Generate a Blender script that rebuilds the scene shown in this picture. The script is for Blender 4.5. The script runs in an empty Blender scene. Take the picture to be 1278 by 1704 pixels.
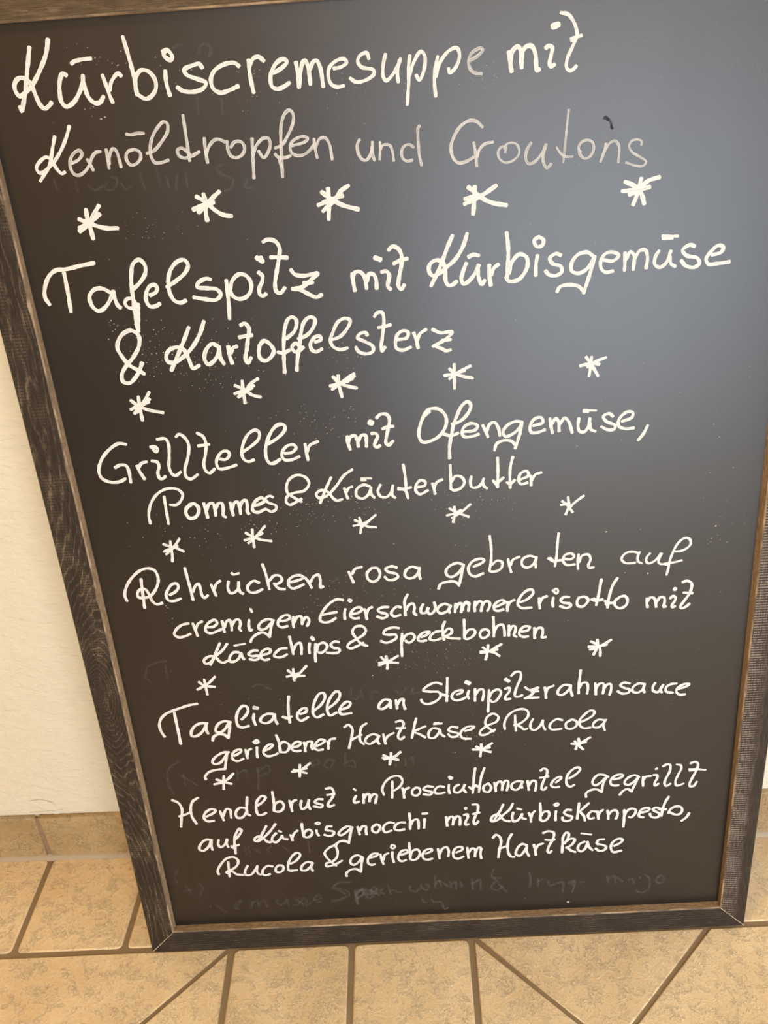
import bpy, bmesh, math, random
from mathutils import Vector, Matrix

C = bpy.context.scene.collection
S = bpy.context.scene

# ------------------------------------------------------------------ camera
CAM_LOC = (-0.00188, -0.68637, 1.01527)
CAM_ROT = (1.022414, 0.070829, -0.000848)
FOCAL_PX = 1562.89
TILT = 0.109934

cam_data = bpy.data.cameras.new('camera')
cam_data.sensor_fit = 'HORIZONTAL'
cam_data.sensor_width = 36.0
cam_data.lens = FOCAL_PX * 36.0 / 1278.0
cam_data.clip_start = 0.01
cam = bpy.data.objects.new('camera', cam_data)
cam.location = CAM_LOC
cam.rotation_euler = CAM_ROT
C.objects.link(cam)
S.camera = cam

# ------------------------------------------------------------------ light and exposure
S.view_settings.view_transform = 'Standard'
S.view_settings.look = 'None'
S.view_settings.gamma = 1.0
S.view_settings.exposure = 0.0
S.view_settings.use_curve_mapping = False

world = bpy.data.worlds.new('room_ambience')
S.world = world
world.use_nodes = True
bg = world.node_tree.nodes['Background']
bg.inputs['Color'].default_value = (1.0, 0.70, 0.38, 1)
bg.inputs['Strength'].default_value = 0.22


def area(name, loc, target, sx, sy, color, watts):
    l = bpy.data.lights.new(name, 'AREA')
    l.shape = 'RECTANGLE'
    l.size, l.size_y = sx, sy
    l.color = color
    l.energy = watts
    o = bpy.data.objects.new(name, l)
    o.location = loc
    o.rotation_euler = (Vector(target) - Vector(loc)).to_track_quat('-Z', 'Y').to_euler()
    C.objects.link(o)
    return o


# daylight through the glazed door behind the viewer, to the right
area('daylight_door', (0.58, -1.95, 0.60), (0.58, 0.0, -0.15), 1.15, 1.20, (0.78, 0.88, 1.0), 45)
# area lights added above and left of the door to brighten the board's reflection
area('upper_reflection_fill', (0.52, -1.97, 1.50), (0.52, 0.0, 1.2), 1.5, 0.66, (1.0, 0.91, 0.84), 14)
area('left_reflection_fill', (-0.75, -2.1, 1.25), (-0.3, 0.0, 0.9), 1.1, 1.3, (1.0, 0.50, 0.14), 4.2)
# more daylight from the side, past the right edge of the board
area('daylight_side', (2.0, -0.95, 0.95), (0.3, 0.1, 0.35), 0.9, 1.5, (0.90, 0.95, 1.0), 17)
# warm ceiling lamp in front of the wall, to the left
area('ceiling_lamp', (-1.15, -1.15, 2.35), (-0.1, -0.1, 0.2), 0.45, 0.45, (1.0, 0.70, 0.30), 25)

random.seed(7)
FLOOR_Z = -0.00275
RECESS = 0.0094
THICK = 0.025


# ------------------------------------------------------------------ helpers
def link(name, me, mats, parent=None):
    o = bpy.data.objects.new(name, me)
    for m in mats if isinstance(mats, (list, tuple)) else [mats]:
        me.materials.append(m)
    C.objects.link(o)
    if parent is not None:
        o.parent = parent
    return o


class NT:
    """small helper to write node trees"""

    def __init__(self, name):
        self.m = bpy.data.materials.new(name)
        self.m.use_nodes = True
        self.t = self.m.node_tree
        self.b = self.t.nodes['Principled BSDF']
        self.out = self.t.nodes['Material Output']

    def n(self, kind, **kw):
        x = self.t.nodes.new(kind)
        for k, v in kw.items():
            if k.startswith('i_'):
                key = k[2:]
                key = int(key) if key.isdigit() else key.replace('_', ' ')
                x.inputs[key].default_value = v
            else:
                setattr(x, k, v)
        return x

    def l(self, a, b):
        self.t.links.new(a, b)

    def math(self, op, a, b=None, c=None, clamp=False):
        x = self.t.nodes.new('ShaderNodeMath')
        x.operation = op
        x.use_clamp = clamp
        for i, v in enumerate((a, b, c)):
            if v is None:
                continue
            if isinstance(v, (int, float)):
                x.inputs[i].default_value = v
            else:
                self.l(v, x.inputs[i])
        return x.outputs[0]

    def mix(self, f, a, b):
        x = self.t.nodes.new('ShaderNodeMix')
        x.data_type = 'RGBA'
        for s, v in ((0, f), (6, a), (7, b)):
            if isinstance(v, (int, float)):
                x.inputs[s].default_value = v
            elif isinstance(v, tuple):
                x.inputs[s].default_value = (*v, 1)
            else:
                self.l(v, x.inputs[s])
        return x.outputs[2]

    def ramp(self, f, lo, hi):
        x = self.t.nodes.new('ShaderNodeMapRange')
        x.interpolation_type = 'SMOOTHSTEP'
        x.inputs[1].default_value = lo
        x.inputs[2].default_value = hi
        self.l(f, x.inputs[0])
        return x.outputs[0]

    def noise(self, vec, scale, detail=4, rough=0.55, dist=0.0, stretch=None):
        if stretch is not None:
            mp = self.n('ShaderNodeMapping')
            mp.inputs['Scale'].default_value = stretch
            self.l(vec, mp.inputs[0])
            vec = mp.outputs[0]
        x = self.n('ShaderNodeTexNoise')
        x.inputs['Scale'].default_value = scale
        x.inputs['Detail'].default_value = detail
        x.inputs['Roughness'].default_value = rough
        x.inputs['Distortion'].default_value = dist
        self.l(vec, x.inputs['Vector'])
        return x.outputs['Fac']

    def bump(self, h, strength, dist):
        x = self.n('ShaderNodeBump')
        x.inputs['Strength'].default_value = strength
        x.inputs['Distance'].default_value = dist
        self.l(h, x.inputs['Height'])
        self.l(x.outputs[0], self.b.inputs['Normal'])


# ------------------------------------------------------------------ materials
def wall_material():
    k = NT('cream_plaster')
    v = k.n('ShaderNodeNewGeometry').outputs['Position']
    big = k.noise(v, 3.0, 3)
    col = k.mix(big, (0.67, 0.605, 0.465), (0.73, 0.665, 0.515))
    k.l(col, k.b.inputs['Base Color'])
    k.b.inputs['Roughness'].default_value = 0.9
    a = k.noise(v, 110, 5, 0.6, 0.8, (0.8, 1.0, 1.25))
    b = k.noise(v, 22, 3, 0.5)
    h = k.math('ADD', k.math('MULTIPLY', a, 0.55), b)
    k.bump(h, 0.6, 0.007)
    return k.m


def tile_material(name, lo, hi, deep):
    k = NT(name)
    g = k.n('ShaderNodeNewGeometry')
    v = g.outputs['Position']
    big = k.noise(v, 11, 4, 0.55, 0.4)
    mid = k.noise(v, 60, 4, 0.65, 0.8)
    fine = k.noise(v, 330, 3, 0.7, 0.5)
    f = k.math('ADD', k.math('MULTIPLY', big, 0.45), k.math('MULTIPLY', mid, 0.55))
    f = k.ramp(f, 0.34, 0.62)
    col = k.mix(f, lo, hi)
    isl = k.math('MULTIPLY', g.outputs['Random Per Island'], 0.14)
    col = k.mix(isl, col, deep)
    vein = k.noise(v, 260, 4, 0.75, 0.7, (1.0, 1.4, 1.0))
    vein = k.ramp(k.math('ABSOLUTE', k.math('SUBTRACT', vein, 0.5)), 0.035, 0.0)
    pits = k.math('MULTIPLY', k.ramp(fine, 0.54, 0.68), k.ramp(mid, 0.35, 0.60))
    pits = k.math('MAXIMUM', pits, k.math('MULTIPLY', vein, k.ramp(mid, 0.45, 0.70)))
    col = k.mix(k.math('MULTIPLY', k.ramp(k.noise(v, 480, 3, 0.75, 0.3, (1.0, 2.2, 1.0)), 0.45, 0.70), 0.26), col, deep)
    col = k.mix(k.math('MULTIPLY', pits, 0.28), col, deep)
    k.l(col, k.b.inputs['Base Color'])
    k.b.inputs['Roughness'].default_value = 0.55
    h = k.math('SUBTRACT', k.math('ADD', k.math('MULTIPLY', mid, 0.7), k.math('MULTIPLY', fine, 0.3)),
               k.math('MULTIPLY', pits, 0.5))
    k.bump(h, 0.75, 0.0026)
    return k.m


def grout_material(name, a, b):
    k = NT(name)
    v = k.n('ShaderNodeNewGeometry').outputs['Position']
    k.l(k.mix(k.noise(v, 25, 4), a, b), k.b.inputs['Base Color'])
    k.b.inputs['Roughness'].default_value = 0.9
    k.bump(k.noise(v, 500, 3), 0.4, 0.001)
    return k.m


def board_material():
    k = NT('black_board_lacquer')
    v = k.n('ShaderNodeTexCoord').outputs['Object']
    smear = k.noise(v, 2.6, 5, 0.6, 0.8, (1.6, 1.0, 0.8))
    wipe = k.noise(v, 9, 4, 0.6, 0.5, (1.0, 1.0, 0.35))
    f = k.math('MULTIPLY', k.ramp(smear, 0.40, 0.75), k.ramp(wipe, 0.42, 0.75))
    col = k.mix(k.math('MULTIPLY', f, 0.5), BOARD_COL, BOARD_DUST)
    k.l(col, k.b.inputs['Base Color'])
    r = k.math('ADD', BOARD_ROUGH, k.math('MULTIPLY', wipe, 0.06))
    k.l(r, k.b.inputs['Roughness'])
    k.b.inputs['Specular IOR Level'].default_value = BOARD_SPEC
    k.b.inputs['Coat Weight'].default_value = 0.32
    k.b.inputs['Coat Roughness'].default_value = 0.52
    k.b.inputs['Coat IOR'].default_value = 1.45
    k.bump(k.noise(v, 900, 2, 0.5), 0.10, 0.0004)
    return k.m


BOARD_COL = (0.0085, 0.0052, 0.0028)
BOARD_DUST = (0.026, 0.020, 0.015)
BOARD_ROUGH = 0.30
BOARD_SPEC = 0.47


def chalk_material(name, fade, col):
    """dry marker stroke: streaks run along the stroke (uv), thin places let the board through"""
    k = NT(name)
    uv = k.n('ShaderNodeUVMap').outputs[0]
    pos = k.n('ShaderNodeTexCoord').outputs['Object']
    k.b.inputs['Base Color'].default_value = (*col, 1)
    k.b.inputs['Roughness'].default_value = 0.85
    k.b.inputs['Specular IOR Level'].default_value = 0.25
    streak = k.noise(uv, 1.0, 3, 0.6, 0.2, (38, 6.5, 1))
    patch = k.noise(uv, 1.0, 3, 0.6, 0.3, (120, 1.6, 1))
    grain = k.noise(pos, 1500, 2, 0.6)
    s = k.math('ADD', k.math('MULTIPLY', streak, 0.65), k.math('MULTIPLY', patch, 0.35))
    s = k.math('ADD', s, k.math('MULTIPLY', k.math('SUBTRACT', grain, 0.5), 0.25))
    if fade > 0.85:
        lo, hi, top, bottom = 0.26, 0.46, 1.0, 0.62
    elif fade > 0.3:
        lo, hi, top, bottom = 0.30, 0.62, 0.35 + 0.65 * fade, 0.45 * fade
    else:
        lo, hi, top, bottom = 0.38, 0.68, fade * 0.6, fade * 0.06
    sep = k.n('ShaderNodeSeparateXYZ')
    k.l(uv, sep.inputs[0])
    across = k.math('ABSOLUTE', k.math('SUBTRACT', k.math('FRACT', sep.outputs[1]), 0.5))   # 0 on the centre line, 0.5 at the rim
    rim = k.math('MULTIPLY', k.math('SUBTRACT', k.ramp(across, 0.08, 0.40), 0.55), RIM if fade > 0.85 else RIM * 0.4)
    s = k.math('ADD', s, rim)
    a = k.ramp(s, lo, hi)
    a = k.math('ADD', k.math('MULTIPLY', a, top - bottom), bottom)
    k.l(a, k.b.inputs['Alpha'])
    return k.m


def wood_material(name, dark, mid, light, knot=None, freq=170.0, wear=0.5, planer=0.0, waves=1.0, inner=True):
    """dark stained pine, uv.x along the rail in metres, uv.y across it in metres"""
    k = NT(name)
    uv = k.n('ShaderNodeUVMap').outputs[0]
    sep = k.n('ShaderNodeSeparateXYZ')
    k.l(uv, sep.inputs[0])
    x, y = sep.outputs[0], sep.outputs[1]
    slow = k.noise(uv, 1.0, 3, 0.55, 0.0, (5.0, 26.0, 1))
    slow2 = k.noise(uv, 1.0, 4, 0.6, 0.2, (28.0, 90.0, 1))
    phi = k.math('ADD', y, k.math('MULTIPLY', slow, 0.055 * waves))
    phi = k.math('ADD', phi, k.math('MULTIPLY', slow2, 0.004 * waves))
    if knot:
        kx, ky, amp, sx, sy = knot
        dx = k.math('DIVIDE', k.math('SUBTRACT', x, kx), sx)
        dy = k.math('DIVIDE', k.math('SUBTRACT', y, ky), sy)
        r = k.math('SQRT', k.math('ADD', k.math('MULTIPLY', dx, dx), k.math('MULTIPLY', dy, dy)))
        bumpy = k.math('MULTIPLY', k.math('POWER', 2.718, k.math('MULTIPLY', r, -1.0)), amp)
        phi = k.math('ADD', phi, bumpy)
    ph = k.math('FRACT', k.math('MULTIPLY', phi, freq))
    line = k.math('SUBTRACT', 1.0, k.math('ABSOLUTE', k.math('SUBTRACT', k.math('MULTIPLY', ph, 2.0), 1.0)))
    line = k.ramp(line, 0.62, 0.97)
    fine = k.noise(uv, 1.0, 4, 0.65, 0.0, (60.0, 1500.0, 1))
    patch = k.noise(uv, 1.0, 4, 0.6, 0.4, (22.0, 60.0, 1))
    worn = k.ramp(patch, 0.42, 0.72)
    broken = k.ramp(k.noise(uv, 1.0, 3, 0.7, 0.5, (170.0, 420.0, 1)), 0.36, 0.60)
    line = k.math('MULTIPLY', k.math('MULTIPLY', line, broken), k.math('ADD', 0.30, k.math('MULTIPLY', worn, 0.70)))
    col = k.mix(k.ramp(fine, 0.35, 0.75), dark, mid)
    col = k.mix(k.math('MULTIPLY', line, wear), col, light)
    col = k.mix(k.math('MULTIPLY', k.math('MULTIPLY', worn, k.ramp(fine, 0.4, 0.65)), wear * 0.30), col, light)
    h = k.math('ADD', k.math('MULTIPLY', fine, 0.5), k.math('MULTIPLY', line, 0.5))
    if planer > 0:
        # fine saw marks across the rail, strongest by the inner edge
        saw = k.n('ShaderNodeTexWave')
        saw.wave_type = 'BANDS'
        saw.bands_direction = 'X'
        saw.inputs['Scale'].default_value = 1.0
        saw.inputs['Distortion'].default_value = 1.6
        saw.inputs['Detail'].default_value = 2
        mp = k.n('ShaderNodeMapping')
        mp.inputs['Scale'].default_value = (105.0, 9.0, 1)
        k.l(uv, mp.inputs[0])
        k.l(mp.outputs[0], saw.inputs[0])
        saw2 = k.noise(uv, 1.0, 2, 0.5, 0.0, (90.0, 900.0, 1))
        near = k.ramp(k.math('ADD', y, k.math('MULTIPLY', patch, 0.016)), 0.016, 0.032) if inner else k.ramp(patch, 0.46, 0.66)
        m = k.math('MULTIPLY', k.math('MULTIPLY', k.ramp(saw.outputs[1], 0.35, 0.9), near), k.ramp(saw2, 0.30, 0.62))
        col = k.mix(k.math('MULTIPLY', m, planer), col, light)
        h = k.math('ADD', h, k.math('MULTIPLY', m, 0.5))
    k.l(col, k.b.inputs['Base Color'])
    k.b.inputs['Roughness'].default_value = 0.6
    k.b.inputs['Specular IOR Level'].default_value = 0.22
    k.bump(h, 0.35, 0.0009)
    return k.m


def lip_material():
    k = NT('bare_brown_edge')
    uv = k.n('ShaderNodeUVMap').outputs[0]
    f = k.noise(uv, 1.0, 4, 0.7, 0.2, (130.0, 700.0, 1))
    g = k.noise(uv, 1.0, 3, 0.6, 0.0, (14.0, 40.0, 1))
    col = k.mix(k.ramp(f, 0.3, 0.7), (0.16, 0.098, 0.050), (0.42, 0.28, 0.15))
    col = k.mix(k.math('MULTIPLY', k.ramp(g, 0.5, 0.75), 0.5), col, (0.10, 0.06, 0.03))
    k.l(col, k.b.inputs['Base Color'])
    k.b.inputs['Roughness'].default_value = 0.75
    k.bump(f, 0.4, 0.0008)
    return k.m


def worn_material():
    k = NT('rubbed_corner')
    uv = k.n('ShaderNodeUVMap').outputs[0]
    f = k.noise(uv, 1.0, 4, 0.6, 0.2, (30.0, 10.0, 1))
    col = k.mix(k.ramp(f, 0.38, 0.68), (0.10, 0.065, 0.038), (0.36, 0.25, 0.145))
    k.l(col, k.b.inputs['Base Color'])
    k.b.inputs['Roughness'].default_value = 0.7
    return k.m


def plain_material(name, col, rough=0.8):
    k = NT(name)
    v = k.n('ShaderNodeTexCoord').outputs['Object']
    f = k.noise(v, 300, 3)
    k.l(k.mix(f, tuple(c * 0.9 for c in col), tuple(min(1, c * 1.1) for c in col)), k.b.inputs['Base Color'])
    k.b.inputs['Roughness'].default_value = rough
    return k.m


# ------------------------------------------------------------------ structure: wall, skirting, floor
WALL_YAW = -0.01818
WALL_Y = 0.1371          # face of the skirting tiles at x = 0
cy, sy_ = math.cos(WALL_YAW), math.sin(WALL_YAW)


def on_wall(x, y, z):
    """coordinates along the wall (x), out of it (y = distance behind the skirting face)"""
    yy = WALL_Y + y
    return (cy * x - sy_ * yy, sy_ * x + cy * yy, z)


def wall():
    bm = bmesh.new()
    SK = 0.0075
    x0, x1, z1 = -2.6, 2.6, 2.7
    vs = [bm.verts.new(on_wall(*p)) for p in
          ((x0, SK, FLOOR_Z), (x1, SK, FLOOR_Z), (x1, SK, z1), (x0, SK, z1),
           (x0, SK + 0.12, FLOOR_Z), (x1, SK + 0.12, FLOOR_Z), (x1, SK + 0.12, z1), (x0, SK + 0.12, z1))]
    for f in ((0, 1, 2, 3), (5, 4, 7, 6), (4, 0, 3, 7), (1, 5, 6, 2), (3, 2, 6, 7), (0, 4, 5, 1)):
        bm.faces.new([vs[i] for i in f])
    # blistered flakes of paint low on the wall
    for pts in (((-0.528, 0.1005), (-0.513, 0.1025), (-0.502, 0.099), (-0.497, 0.0945), (-0.500, 0.0925), (-0.506, 0.0960), (-0.516, 0.0975)),
                ((-0.5115, 0.0800), (-0.4960, 0.0812), (-0.4870, 0.0842), (-0.4915, 0.0788), (-0.4965, 0.0725), (-0.5050, 0.0772)),
                ((-0.533, 0.0795), (-0.512, 0.0802), (-0.520, 0.0760))):
        c = [sum(p[i] for p in pts) / len(pts) for i in (0, 1)]
        front = [bm.verts.new(on_wall(x, SK - 0.0006 - random.uniform(0, 0.0012), z)) for x, z in pts]
        back = [bm.verts.new(on_wall(c[0] + (x - c[0]) * 0.8, SK - 0.0002, c[1] + (z - c[1]) * 0.8)) for x, z in pts]
        n = len(pts)
        bm.faces.new(front)
        for i in range(n):
            bm.faces.new((front[i], front[(i + 1) % n], back[(i + 1) % n], back[i]))
    bmesh.ops.recalc_face_normals(bm, faces=bm.faces)
    me = bpy.data.meshes.new('wall_back')
    bm.to_mesh(me)
    o = link('wall_back', me, wall_material())
    o['kind'] = 'structure'


def rounded(poly, r, steps=4):
    """round the corners of a convex polygon"""
    out = []
    n = len(poly)
    for i in range(n):
        p0, p1, p2 = Vector(poly[i - 1]), Vector(poly[i]), Vector(poly[(i + 1) % n])
        rr = r[i] if isinstance(r, (list, tuple)) else r
        if rr < 1e-5:
            out.append(p1)
            continue
        a = p1 + (p0 - p1).normalized() * rr
        b = p1 + (p2 - p1).normalized() * rr
        for s in range(steps + 1):
            t = s / steps
            out.append(a * (1 - t) ** 2 + p1 * 2 * t * (1 - t) + b * t * t)
    return out


def slab(bm, poly, put, top, bottom, bev, r):
    """tile with rounded corners and a softened rim; put(x, y, z) places it"""
    poly = [p for i, p in enumerate(poly) if (Vector(p) - Vector(poly[i - 1])).length > 0.003]
    if len(poly) < 3:
        return
    pts = rounded(poly, r)
    n = len(pts)
    if sum(pts[i - 1].x * pts[i].y - pts[i].x * pts[i - 1].y for i in range(n)) < 0:
        pts.reverse()

    def inset(k):
        res = []
        for i in range(n):
            e0 = (pts[i] - pts[i - 1]).normalized()
            e1 = (pts[(i + 1) % n] - pts[i]).normalized()
            nn = Vector((-e0.y - e1.y, e0.x + e1.x))
            nn.normalize()
            c = max(0.35, nn.dot(Vector((-e0.y, e0.x))))
            res.append(pts[i] + nn * (k / c))
        return res
    rings = [(pts, bottom), (pts, top - bev), (inset(bev * 0.45), top - bev * 0.3), (inset(bev * 1.3), top)]
    vv = [[bm.verts.new(put(p.x, p.y, z)) for p in ring] for ring, z in rings]
    for a, b in zip(vv[:-1], vv[1:]):
        for i in range(n):
            f = bm.faces.new((a[i], a[(i + 1) % n], b[(i + 1) % n], b[i]))
            f.smooth = True
    bm.faces.new(vv[-1])


def clip(poly, a, b, c):
    """keep the part of a convex polygon where a x + b y <= c"""
    out = []
    for i in range(len(poly)):
        p, q = poly[i], poly[(i + 1) % len(poly)]
        dp, dq = a * p[0] + b * p[1] - c, a * q[0] + b * q[1] - c
        if dp <= 0:
            out.append(p)
        if dp * dq < 0:
            t = dp / (dp - dq)
            out.append((p[0] + (q[0] - p[0]) * t, p[1] + (q[1] - p[1]) * t))
    return out


def floor():
    bm = bmesh.new()
    put = lambda x, y, z: (x, y, z)
    top, bot = FLOOR_Z, FLOOR_Z - 0.006
    # border row along the wall
    xs = [-0.5256 + 0.1362 * i for i in range(-14, 22)]
    skew = -0.0178
    for xa, xb in zip(xs[:-1], xs[1:]):
        lean = lambda x, y: x + (0.006 * y / 0.15)
        g = 0.0034
        ya = lambda x: 0.0046 - 0.0014 * x + 0.0036
        yb = lambda x: WALL_Y + skew * x - 0.0022
        poly = [(lean(xa + g, ya(xa)), ya(xa)), (lean(xb - g, ya(xb)), ya(xb)), (lean(xb - g, yb(xb)), yb(xb)), (lean(xa + g, yb(xa)), yb(xa))]
        slab(bm, poly, put, top, bot, 0.0016, 0.0065)
    # strip of straight tiles that runs away from the border
    edges = [-0.2563, -0.1121, 0.0302]
    y = 0.0006
    g = 0.0034
    for r in range(16):
        y2 = y - 0.1432
        for xa, xb in zip(edges[:-1], edges[1:]):
            slab(bm, [(xa + g, y2 + g), (xb - g, y2 + g), (xb - g, y - 0.0002), (xa + g, y - 0.0002)], put, top, bot, 0.0016, 0.0075)
        y = y2
    # field of tiles laid on the diagonal in rows, cut where it meets border and strip
    P = 0.2837
    g2 = 0.0026 * math.sqrt(2)
    for side in (-1, 1):
        for k in range(-10, 18):
            a0 = -0.2606 + P * k            # row lies between x - y = a0 and a0 + P
            if side < 0:
                step, c0 = 0.37, -0.252 + 0.12 * (k + 1)
            else:
                step, c0 = (P, 0.0352) if k < 2 else (0.34, 0.06 + 0.13 * (k - 2))
            for m in range(-22, 16):
                c1 = c0 + step * m          # joints lie on x + y = c
                q = [((a0 + c1) / 2, (c1 - a0) / 2), ((a0 + P + c1) / 2, (c1 - a0 - P) / 2),
                     ((a0 + P + c1 + step) / 2, (c1 + step - a0 - P) / 2), ((a0 + c1 + step) / 2, (c1 + step - a0) / 2)]
                q = clip(q, 1, -1, a0 + P - g2)
                q = clip(q, -1, 1, -(a0 + g2)) if len(q) > 2 else q
                q = clip(q, 1, 1, c1 + step - g2) if len(q) > 2 else q
                q = clip(q, -1, -1, -(c1 + g2)) if len(q) > 2 else q
                q = clip(q, 0.0014, 1, 0.0012) if len(q) > 2 else q
                if side < 0:
                    q = clip(q, 1, 0, edges[0] - g) if len(q) > 2 else q
                    q = clip(q, -1, 0, 2.4) if len(q) > 2 else q
                else:
                    q = clip(q, -1, 0, -(edges[-1] + g)) if len(q) > 2 else q
                    q = clip(q, 1, 0, 2.4) if len(q) > 2 else q
                q = clip(q, 0, -1, 2.3) if len(q) > 2 else q
                if len(q) < 3:
                    continue
                ar = abs(sum(q[i][0] * q[(i + 1) % len(q)][1] - q[(i + 1) % len(q)][0] * q[i][1] for i in range(len(q)))) / 2
                if ar < 2e-4:
                    continue
                slab(bm, q, put, top, bot, 0.0012, 0.0)
    bmesh.ops.recalc_face_normals(bm, faces=bm.faces)
    nt = len(bm.faces)
    # grout bed
    zg = FLOOR_Z - 0.0014
    vs = [bm.verts.new(p) for p in ((-2.5, -2.4, zg), (2.5, -2.4, zg), (2.5, 0.20, zg), (-2.5, 0.20, zg),
                                    (-2.5, -2.4, zg - 0.03), (2.5, -2.4, zg - 0.03), (2.5, 0.20, zg - 0.03), (-2.5, 0.20, zg - 0.03))]
    for f in ((0, 1, 2, 3), (7, 6, 5, 4), (0, 4, 5, 1), (1, 5, 6, 2), (2, 6, 7, 3), (3, 7, 4, 0)):
        bm.faces.new([vs[i] for i in f]).material_index = 1
    me = bpy.data.meshes.new('floor')
    bm.to_mesh(me)
    o = link('floor', me, [tile_material('beige_floor_tile', (0.74, 0.535, 0.30), (0.92, 0.71, 0.45), (0.40, 0.25, 0.105)),
                           grout_material('brown_grout', (0.21, 0.140, 0.072), (0.29, 0.20, 0.11))])
    o['kind'] = 'structure'


def baseboard():
    bm = bmesh.new()
    H = 0.0745
    joints = [-0.5235 + 0.335 * i for i in range(-6, 10)]
    for xa, xb in zip(joints[:-1], joints[1:]):
        put = lambda x, z, y: on_wall(x, -y + 0.0075, z)
        slab(bm, [(xa + 0.0028, FLOOR_Z + 0.004), (xb - 0.0028, FLOOR_Z + 0.004), (xb - 0.0028, H), (xa + 0.0028, H)], put, 0.0075, -0.001, 0.0014, 0.0)
    bmesh.ops.recalc_face_normals(bm, faces=bm.faces)
    # joints between the tiles and the pale sealant line on the floor
    for xa in joints:
        vs = [bm.verts.new(on_wall(*p)) for p in ((xa - 0.003, 0.002, FLOOR_Z), (xa + 0.003, 0.002, FLOOR_Z), (xa + 0.003, 0.002, H - 0.001), (xa - 0.003, 0.002, H - 0.001))]
        bm.faces.new(vs).material_index = 1
    n = 60
    ring = []
    for i in range(n + 1):
        x = -2.4 + 4.8 * i / n
        w = 0.0030
        ring.append([bm.verts.new(on_wall(x, yy, zz)) for yy, zz in
                     ((0.003, FLOOR_Z + 0.0062), (-0.0010, FLOOR_Z + 0.0050), (-0.0032, FLOOR_Z + 0.0016), (-0.0042, FLOOR_Z - 0.001))])
    for a, b in zip(ring[:-1], ring[1:]):
        for i in range(3):
            f = bm.faces.new((a[i], a[i + 1], b[i + 1], b[i]))
            f.material_index = 2
            f.smooth = True
    me = bpy.data.meshes.new('baseboard_back')
    bm.to_mesh(me)
    o = link('baseboard_back', me, [tile_material('beige_skirting_tile', (0.36, 0.24, 0.11), (0.52, 0.365, 0.19), (0.20, 0.12, 0.05)),  # darker than the floor tiles: shade of the upright face put into the colour
                                    grout_material('brown_joint', (0.20, 0.13, 0.07), (0.28, 0.19, 0.11)),
                                    plain_material('pale_sealant', (0.40, 0.315, 0.21))])
    o['kind'] = 'structure'


wall()
floor()
baseboard()

# ------------------------------------------------------------------ the chalkboard
EDGE = {'LO': [-0.01398, 0.01205, -0.35163], 'LF': [-0.01008, 0.01038, -0.32137], 'LP': [-0.01477, 0.01304, -0.32051], 'RO': [0.00621, 0.34941], 'RF': [0.00049, 0.31969], 'RP': [-0.00587, 0.32086], 'TF': [-0.00732, 0.98539], 'BF': [0.00876, -0.00067, 0.03078], 'BP': [-0.02503, -0.0028, 0.03125], 'BO': [0.00968, 0.0009, -0.00089]}

BOARD_W, BOARD_H, RAIL_W = 0.70, 1.0170, 0.0310


def poly(c, x):
    r = 0.0
    for k in c:
        r = r * x + k
    return r


def edge(name, x):
    lim = {'LO': (0, .85), 'LF': (0, .9), 'LP': (0, .95), 'RO': (0, .6), 'RF': (0, .7), 'RP': (0, .75), 'TF': (-.36, .36), 'BF': (-.35, .35), 'BP': (-.35, .35), 'BO': (-.36, .36)}[name]
    return poly(EDGE[name], min(max(x, lim[0]), lim[1]))


board = bpy.data.objects.new('menu_chalkboard', None)
board.empty_display_size = 0.1
C.objects.link(board)
board.rotation_euler = (-TILT, 0, 0)      # leans back against the wall
board['label'] = 'black chalkboard in a dark wooden frame with a handwritten white menu'
board['category'] = 'chalkboard'
# inside the board: x = across, z = up the board, -y = towards the reader


def L(u, v, n):
    return (u, -n, v)


M_LIP = lip_material()
M_WORN = worn_material()
M_BACK = plain_material('rough_back_timber', (0.10, 0.065, 0.04))
DARK = (0.017, 0.0115, 0.0075)


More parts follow.
